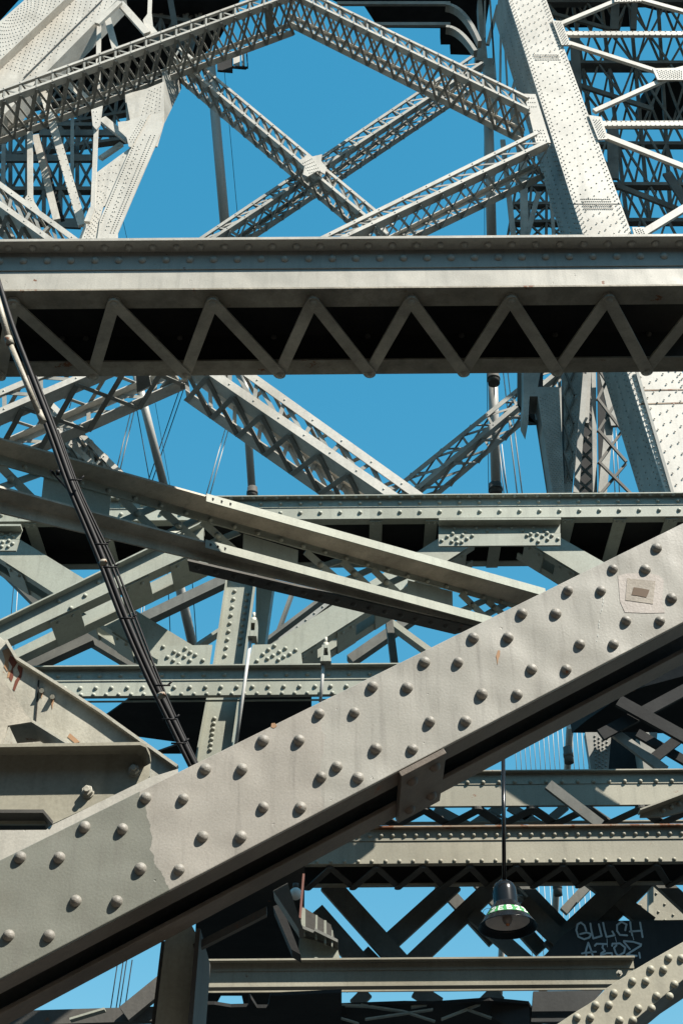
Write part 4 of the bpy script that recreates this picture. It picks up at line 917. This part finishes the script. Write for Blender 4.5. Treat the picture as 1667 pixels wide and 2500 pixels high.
g2, c2 = girder('laced_girder', 'level laced girder with a rusty top edge crossing behind the lamp', 9.0, 690, 1830, 2016, 2022, 2050, 2105, 2112, 2156, 2163, mat='midr', rr=.018, xr=1400, n1=0, n2=40, n3=0, n4=34, topmat='rustedge')
under_lacing(g2, c2, 10, .05, 'dim')
g3, c3 = girder('short_beam', 'level beam with sunlit lower web under the graffiti panel', 8.4, 470, 1552, 2340, 2348, 2367, 2405, 2414, 2418, 2420, mat='midr', xr=1200, interior=False, cat='beam')
# X braces between g2 and g3 (in the shade of the laced girder, more shade put into their colour)
def dbar(label, p0, p1, wpx, Y, mat='midr', dp=.12, group='crossed braces behind the lamp', name='cross_brace'):
    return tbar(label, p0, p1, wpx, Y, mat, 0, name, 'brace', group, dp)
YX = c2['Y3']+.03
ORD = ['first','second','third','fourth','fifth','sixth','seventh','eighth','ninth','tenth','eleventh','twelfth','thirteenth','fourteenth','fifteenth','sixteenth','seventeenth','eighteenth']
for i, (p0, p1, ww, yy) in enumerate(sorted((((-60,290),(300,690),48,0),((520,290),(190,590),42,.15),((-120,420),(90,660),46,.1),((450,290),(700,560),30,.5),((690,310),(290,690),42,.12),((600,430),(860,660),36,.0),((620,270),(920,600),34,.5),
        ((830,290),(1090,560),26,.3),((830,380),(1160,700),44,.0),((1330,250),(960,600),46,.1),((1420,240),(890,760),52,.2),((1130,260),(1420,480),40,.15),((1440,260),(1700,500),36,.3),((150,610),(0,760),40,.2),((1190,240),(1020,420),20,.6),
        ((120,790),(60,850),30,.3),((340,780),(450,850),36,.3),((720,790),(640,870),40,.2)), key=lambda q_: q_[0][0]+q_[1][0])):
    dbar(ORD[i]+' crossed brace from the left behind the lamp and above or below the short beam', T10(*p0), T10(*p1), ww, YX+yy*.35, 'dim2', dp=.05)
# between upper two girders
for i, (p0, p1, ww) in enumerate((((430,700),(600,790),22),((740,690),(590,790),24),((770,690),(930,790),22),((890,700),(760,790),20),((1030,690),(910,790),20),((950,590),(1190,775),26),((1130,700),(1260,790),22),((620,690),(860,790),3))):
    dbar(('first', 'second', 'third', 'fourth', 'fifth', 'long angled', 'seventh', 'thin')[i]+' short brace from the left between the two right girders', T8(*p0), T8(*p1), ww, (10.3 if i == 5 else 11.6), 'dim2', .04, group='short braces between the right girders')
# graffiti panel
zt = T10
gp = thing('graffiti_panel', 'dark plate sprayed with pale graffiti reading GULCH AIDZ at the lower right', 'panel', P(*T10(1100,640), YX-.1))
m = MB(); m.prism(pl(L(T10,(1020,530),(1110,468),(1700,460),(1700,700),(1300,700),(880,680)), YX-.1), BACK*.02); m.build('plate', 'panelblack', gp)
strokes = [
 ((395,750),(375,690),(330,655),(290,680),(275,750),(300,830),(370,860),(430,840),(455,800),(400,780),(320,800)),   # G
 ((445,670),(455,740),(480,850),(580,820),(560,740),(545,680)),                                                       # U
 ((600,660),(615,740),(640,830),(735,810),(710,765)),                                                                 # L
 ((865,750),(880,680),(820,650),(765,690),(765,760),(800,810),(885,815)),                                             # C
 ((925,650),(935,740),(950,810)), ((1045,655),(1060,740),(1075,830)), ((920,765),(1065,755)),                         # H
 ((345,1030),(385,1020),(420,900),(450,980),(480,1080)), ((370,1025),(510,1010)), ((395,1025),(395,1075)),           # A
 ((500,935),(520,912),(640,915)), ((600,915),(590,960),(620,1000),(575,1030),(570,1055),(640,1030),(700,1030),(705,1060)), # I
 ((760,930),(730,960),(750,1020),(780,1060),(850,1020),(865,960),(800,910),(710,915),(705,940)),                       # D
 ((850,880),(960,890),(1055,920),(1050,940),(930,1015),(880,1050),(1000,1062)), ((850,890),(920,975)), ((1035,1020),(1045,1080)), # Z
 ((645,850),(650,950)), ((745,830),(760,890)), ((955,820),(968,865))]
for sset in strokes:
    m = MB(); pts = [P(*b7(*p), YX-.103) for p in sset]
    wd = .013
    if sset in strokes[-3:]: wd = .005
    for i in range(len(pts)-1): zo = FRONT*.0012*(i+3*strokes.index(sset) % 5); m.strap(pts[i]+zo, pts[i+1]+zo, wd, FRONT, .0008)
    m.build('sprayed_letter', 'graffiti', gp)
# near lower right gusset diagonal
rR = thing('riveted_diagonal', 'sage riveted diagonal member in the bottom right corner', 'girder', P(*T10(1200,940), 6.5))
m = MB(); m.prism(pl(L(T10,(1700,470),(1568,562),(1430,640),(1345,690),(1215,775),(1160,830),(1130,850),(1080,880),(900,1000),(1240,1010),(1568,735),(1700,650)), 6.5), BACK*.018); m.build('face_plate', 'midr', rR, bevel=.002)
sm = MB().dome(Vector((0,0,0)), FRONT, .019, .018, seg=14, rings=5).mesh('rivet'); sm.materials.append(M['midr'])
for p in L(b7,(1390,1080),(1545,1085),(1175,1218),(1330,1220),(955,1362),(1115,1362),(732,1505),(892,1503),(1460,1400),(1245,1540),(1402,1545),(510,1650),(672,1648),(1025,1690),(1185,1690),(285,1800),(447,1800),(800,1835),(960,1835)): inst(sm, 'rivet', rR, P(*p, 6.5))
m = MB(); e = pl(L(T10,(1240,1010),(1568,737),(1700,650)), 6.5)
for i in range(2): m.prism([e[i]+BACK*.02, e[i+1]+BACK*.02, e[i+1]+BACK*.6, e[i]+BACK*.6], UP*.015)
m.build('lower_flange', 'dim', rR)
c_ = P(*b7(790,1275), 8.35); m = MB(); m.tube(c_, c_+FRONT*.02, .02, seg=6); m.tube(c_+FRONT*.02, c_+FRONT*.04, .011); m.build('bolt', 'bolt', g3)
# dark stack right (between diagonal and graffiti girder)
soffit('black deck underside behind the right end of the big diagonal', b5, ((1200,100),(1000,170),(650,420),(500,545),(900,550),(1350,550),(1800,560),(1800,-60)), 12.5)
cplate('shaded riveted column below the big diagonal at right', b5, ((630,540),(880,540),(850,920),(690,920)), 12.2, 'towerdim', (((700,560),(860,560),(840,900),(720,900)), 4, 9), .1, group='shaded columns at the lower right')
cplate('black wide column right of the shaded riveted one', b5, ((880,540),(1150,540),(1200,900),(850,900)), 13.0, 'shadeblack', None, .3, group='shaded columns at the lower right')
cplate('grey upright plate near the right edge above the girders', b5, ((1140,540),(1320,540),(1290,900),(1190,900)), 12.6, 'towerdim', None, .3, group='shaded columns at the lower right')
for i, (p0, p1, ww, mt) in enumerate((((950,230),(1800,700),30,'shadeblack'),((1600,120),(780,560),28,'shadeblack'),((920,540),(1400,900),24,'towerdim'),((1568,560),(1290,780),24,'shadeblack'),((1130,540),(1750,900),22,'shadeblack'))):
    dbar(('upper falling', 'upper rising', 'grey riveted', 'dark rising', 'black falling')[i]+' brace crossing right of the sky gap at the right edge', b5(*p0), b5(*p1), ww, 11.9+.1*i, mt, dp=.05, group='crossed braces at the right edge')
ra = thing('angled_bracket', 'riveted angled bracket at the right edge between the two girders', 'bracket', P(*T8(1370,740), 9.3))
m = MB(); m.prism(pl(L(T8,(1370,712),(1430,690),(1568,640),(1700,570),(1700,680),(1480,738),(1370,740)), 9.4), BACK*.03); dots(m, L(T8,(1474,712),(1512,698),(1548,682)), 9.4, .02)
m.build('plate', 'midr', ra); m = MB(); e = pl(L(T8,(1370,710),(1430,688),(1568,636),(1700,566)), 9.3)
for i in range(3): m.prism([e[i], e[i+1], e[i+1]+BACK*.1, e[i]+BACK*.1], UP*.012)
m.build('flange', 'midr', ra)
for i, (pts) in enumerate((((1265,300),(1340,300),(1370,290),(1260,430),(1240,380)), ((1345,400),(1440,300),(1568,400),(1568,465),(1400,462),(1345,430)))):
    cplate(('small', 'large')[i]+' sunlit riveted plate behind the crossed braces above the graffiti', T10, pts, YX+2.5, 'midr', (pts[:1]+pts[1:2]+pts[3:4]+pts[4:5], 3, 3), .03, group='sunlit plates above the graffiti', name='sunlit_plate', cat='plate')
tbar('slim upright in front of the sunlit plates above the graffiti', T10(1420,300), T10(1420,465), 12, YX+1.5, 'midr', name='upright_bar', group='uprights above the graffiti')
# darker members behind the braces
for lab, T, p0, p1, ww, yy, mt in (('broad dark member rising right behind the riveted post', T5, (600,885), (1105,645), 26, 11.2, 'dim2'),
      ('dark member rising right at the left behind the lower beam', T5, (100,1090), (420,945), 26, 11.0, 'dim2'),
      ('dark short member falling right at the left edge under the brace', T5, (-20,590), (190,800), 24, 11.4, 'dim2'),
      ('thin dark member right of the riveted post rising right', T5, (1215,965), (1500,750), 9, 12.0, 'dim2'),
      ('second thin dark member right of the riveted post', T5, (1245,1000), (1352,705), 7, 12.2, 'dim2'),
      ('pale thin member rising to the riveted post from the left', T5, (900,985), (1020,905), 8, 11.6, 'mid'),
      ('dark thick member left of the conduit above the lower beam', T5, (330,900), (650,1090), 22, 11.1, 'dim2'),
      ('dark member falling right under the wide gusset plate', T6, (40,860), (330,660), 24, 11.3, 'dim2'),
      ('dark upright member under the sloping angles', T6, (215,640), (245,880), 17, 10.8, 'dim2'),
      ('dark member falling right to the lower beam behind the diagonal', T6, (230,690), (420,830), 14, 11.0, 'mid')):
    tbar(lab, T(*p0), T(*p1), ww, yy, mt, name='rear_member', cat='brace', group='darker members behind the braces', dp=.12)
# ================================================================== PENDANT LAMP
YLm = 7.0
s = (P(1241,2262,YLm)-P(1240,2262,YLm)).length
rc = P(*b6(668,800), YLm); z_ = lambda h: h
lamp = thing('pendant_lamp', 'black bell shaped pendant lamp with green label hanging from a thin rod', 'lamp', rc)
k_ = s*.1786
top = P(*T8(742,470), YLm); top.x = rc.x+(top.x-rc.x)
m = MB(); m.tube(Vector((rc.x, rc.y, rc.z+.26)), Vector((top.x, rc.y, top.z)), .0115, seg=14); m.build('hanging_rod', 'black', lamp)
hz = .94
def hh(y): return (800-y)*k_/.93
m = MB(); m.lathe(rc, [(.008,hh(140)),(.016,hh(155)),(.02,hh(175)),(80*k_,hh(190)),(130*k_,hh(225)),(160*k_,hh(285)),(168*k_,hh(340)),(170*k_,hh(500)),(172*k_,hh(530))]); m.build('housing', 'black', lamp)
rt, rb, ht, hb = 178*k_, 402*k_, hh(500), 0
m = MB(); m.lathe(rc, [(172*k_,ht+.003),(rt,ht),(rb,hb),(rb+.002,hb-.003),(rb-.003,hb-.003),(350*k_,hb+(ht-hb)*.235),(305*k_,hb+(ht-hb)*.24)]); m.build('shade', 'black', lamp)
m = MB(); m.lathe(rc, [(.001,hb+(ht-hb)*.50),(180*k_,hb+(ht-hb)*.45),(304*k_,hb+(ht-hb)*.245)]); m.build('reflector', 'white', lamp)
m = MB(); m.lathe(rc, [(.001,hb-.002+.012),(48*k_,hb+.02),(70*k_,hb+.04),(60*k_,hb+.07)]); m.build('bulb', 'glass', lamp)
m = MB(); m.lathe(rc, [(.001,hb+.004),(26*k_,hb+.008),(30*k_,hb+.03)]); m.build('filament', 'amber', lamp)
slope = (rb-rt)/(hb-ht)
def cone(ang, h, off=.001):
    r_ = rt+(h-ht)*slope+off; return rc+Vector((math.sin(ang)*r_, -math.cos(ang)*r_, h))
h0, h1 = ht*.30, ht*.62
m = MB(); n_ = 24
for i in range(n_):
    a_, b_ = R(-58+i*116/n_), R(-58+(i+1)*116/n_); m.prism([cone(a_,h0), cone(b_,h0), cone(b_,h1), cone(a_,h1)], Vector((0,-.0008,0)))
m.build('number_label', 'green', lamp)
GL = {'2': [((0,.8),(.2,1),(.8,1),(1,.75),(.9,.5),(0,0)), ((0,0),(1,0))], 'E': [((1,1),(0,1),(0,0),(1,0)), ((0,.5),(.8,.5))], 'B': [((0,0),(0,1),(.75,1),(.95,.75),(.75,.52),(0,.52)), ((.75,.52),(1,.25),(.75,0),(0,0))]}
for j, ch in enumerate('2EB22'):
    m = MB(); ac = R(-42+j*21.5)
    for st in GL[ch]:
        pp = [cone(ac+R((x-.5)*11), lerp(h0, h1, .14+.72*y), .003) for x, y in st]
        nn = Vector((math.sin(ac), -math.cos(ac), .3)).normalized()
        for i in range(len(pp)-1): m.bar(pp[i]+(pp[i]-pp[i+1]).normalized()*.002, pp[i+1]+(pp[i+1]-pp[i]).normalized()*.002, .0075, nn, .0008)
    m.build('label_letter', 'letter', lamp)
m = MB(); prev = None
for i in range(13):
    a_ = R(20+i*26); c = P(*b6(400+75*math.cos(a_), 610+75*math.sin(a_)), YLm); 
    if prev: m.tube(prev, c, .0012, seg=5)
    prev = c
m.build('loose_wire', 'rubber', lamp)
for ch in lamp.children:
    if not ch.name.startswith('hanging_rod'): ch.rotation_euler = (R(-5.5), 0, 0)

# ================================================================== LOWER LEFT under the big diagonal
rV = thing('shaded_post', 'blue-grey shaded post under the big diagonal at the bottom left', 'post', P(*T9(800,1060), YD+dD+.08)); YPo = YD+dD+.08
m = MB(); m.prism(pl(L(T9,(705,1100),(760,640),(870,560),(912,640),(875,1100)), YPo), BACK*.02); m.build('face_plate', 'mid', rV)
e = pl(L(T9,(912,640),(875,1100)), YPo); m = MB(); m.prism([e[0]+FRONT*.1, e[1]+FRONT*.1, e[1]+BACK*.3, e[0]+BACK*.3], (.015,0,0)); m.build('flange', 'dim', rV)
e = pl(L(T9,(757,640),(702,1100)), YPo); m = MB(); m.prism([e[0]+BACK*.03, e[1]+BACK*.03, e[1]+BACK*.3, e[0]+BACK*.3], (-.015,0,0)); m.build('flange', 'dim', rV)
soffit('black filler sheet right of the shaded post at the bottom', T9, ((900,560),(890,440),(1400,240),(1392,905),(1300,950),(1120,950),(1110,905),(1015,905),(990,950),(880,950)), 9.6, th=.02)  # these black sheets are added to stand for dark gaps between members
soffit('black filler sheet along the bottom edge left of centre', T9, ((880,1120),(880,945),(985,945),(1060,957),(1140,955),(1145,905),(1180,960),(1230,960),(1240,905),(1568,890),(1568,1120)), 9.2, th=.02)
soffit('black filler sheet along the bottom edge right of centre', T10, ((-100,1040),(-100,862),(290,848),(420,850),(680,832),(860,850),(980,1040)), 9.5, th=.02)
soffit('black filler sheet between the post and the lower left beam', T7, ((480,470),(600,385),(930,376),(1430,376),(1430,480),(930,720),(860,640),(700,640),(840,590),(620,560)), 11.5, th=.02)  # level black sheet added for the dark gap behind the post
plate_thing('angle_bar', 'dark angle bar falling right under the big diagonal', 'bar', L(b4,(900,170),(1010,110),(1130,465),(1095,465)), YD+dD+.25, .1, 'dim2')
plate_thing('angle_bar', 'second dark angle bar left of the falling one', 'bar', L(b4,(900,290),(960,270),(1110,660),(1040,620)), YD+dD+.5, .1, 'shadeblack')
plate_thing('long_angle', 'dark long angle rising right parallel under the big diagonal', 'bar', L(b4,(285,580),(850,290),(850,350),(300,632)), YD+dD+.05, .03, 'dim')
tbar('thin red-brown rod under the big diagonal left of centre', b4(1133,40), b4(1105,380), 5, 6.6, 'red', name='red_rod', cat='rod', group='rods', dp=.02)
cb = thing('catwalk_cabin', 'small panelled catwalk enclosure with white posts below the diagonal', 'enclosure', P(*b4(1300,720), 8.9))
m = MB(); m.prism(pl(L(b4,(1105,280),(1340,430),(1390,600),(1110,505)), 8.9), BACK*.03); m.build('panel', 'dim', cb)
for x0, y0, x1, y1, w_ in ((1130,300,1130,500,30),(1232,355,1228,530,14),(1298,395,1298,570,18),(1352,470,1350,595,8),(1215,680,1240,680,2)):
    m = MB(); m.prism(pl(L(b4,(x0-w_/2,y0),(x0+w_/2,y0+5),(x1+w_/2,y1+5),(x1-w_/2,y1)), 8.8), BACK*.05); m.build('corner_post', 'mid', cb)
m = MB(); m.prism(pl(L(b4,(1100,510),(1390,605),(1420,730),(1090,730)), 8.95), BACK*.03); m.build('skirt_panel', 'mid', cb)
m = MB(); e = pl(L(b4,(1100,505),(1220,535),(1395,603)), 8.9)
for i in range(2): m.prism([e[i]+FRONT*.15, e[i+1]+FRONT*.1, e[i+1]+BACK*.05, e[i]+BACK*.05], UP*.02)
m.build('ledge', 'dim2', cb)
gl_ = thing('globe_lamp', 'small white globe lamp under the big diagonal near the red rod', 'lamp', P(*b4(1070,195), 7.4))
m = MB(); c = P(*b4(1072,195), 7.4); m.lathe(c, [(.001,-.036)]+[(.036*math.sin(R(a)), -.036*math.cos(R(a))) for a in range(15, 180, 15)]+[(.001,.036)], 24); m.build('globe', 'letter', gl_)
m = MB(); m.tube(c+UP*.033, c+UP*.06, .018); m.build('cap', 'dim', gl_)
tbar('dark sloping bar in the bottom left sky patch', T9(570,985), T9(760,830), 40, 8.5, 'dim', name='cross_brace', group='dark bars at the bottom left')
tbar('dark level bar along the bottom left edge', T9(-50,1010), T9(760,985), 34, 8.6, 'dim', name='cross_brace', group='dark bars at the bottom left')
tbar('thin pale strut along the bottom left edge', T9(320,1010), T9(480,962), 5, 8.4, 'mid', name='cross_brace', group='dark bars at the bottom left')
for i, (p0, p1, ww) in enumerate((((0,850),(120,855),6),((110,915),(420,870),5),((0,910),(80,935),4),((290,880),(430,925),5),((460,915),(690,825),6),((580,870),(690,910),5),((90,850),(290,880),6),((320,860),(460,835),7))):
    tbar(('first', 'second', 'third', 'fourth', 'fifth', 'sixth', 'seventh', 'eighth')[i]+' thin crossed bar from the left along the bottom edge', T10(*p0), T10(*p1), ww*.7, 8.52, 'mid', name='cross_brace', group='thin bars along the bottom edge', dp=.04)
plate_thing('bottom_panel', 'shaded riveted panel at the bottom edge left of the corner diagonal', 'panel', L(T10,(690,835),(860,850),(865,1000),(680,900)), 8.55, .03, 'panelblack')
plate_thing('bottom_panel', 'dim panel behind the corner diagonal under the short beam', 'panel', L(T10,(880,790),(1200,785),(1150,840),(1000,940),(870,930)), 8.6, .03, 'panelblack')
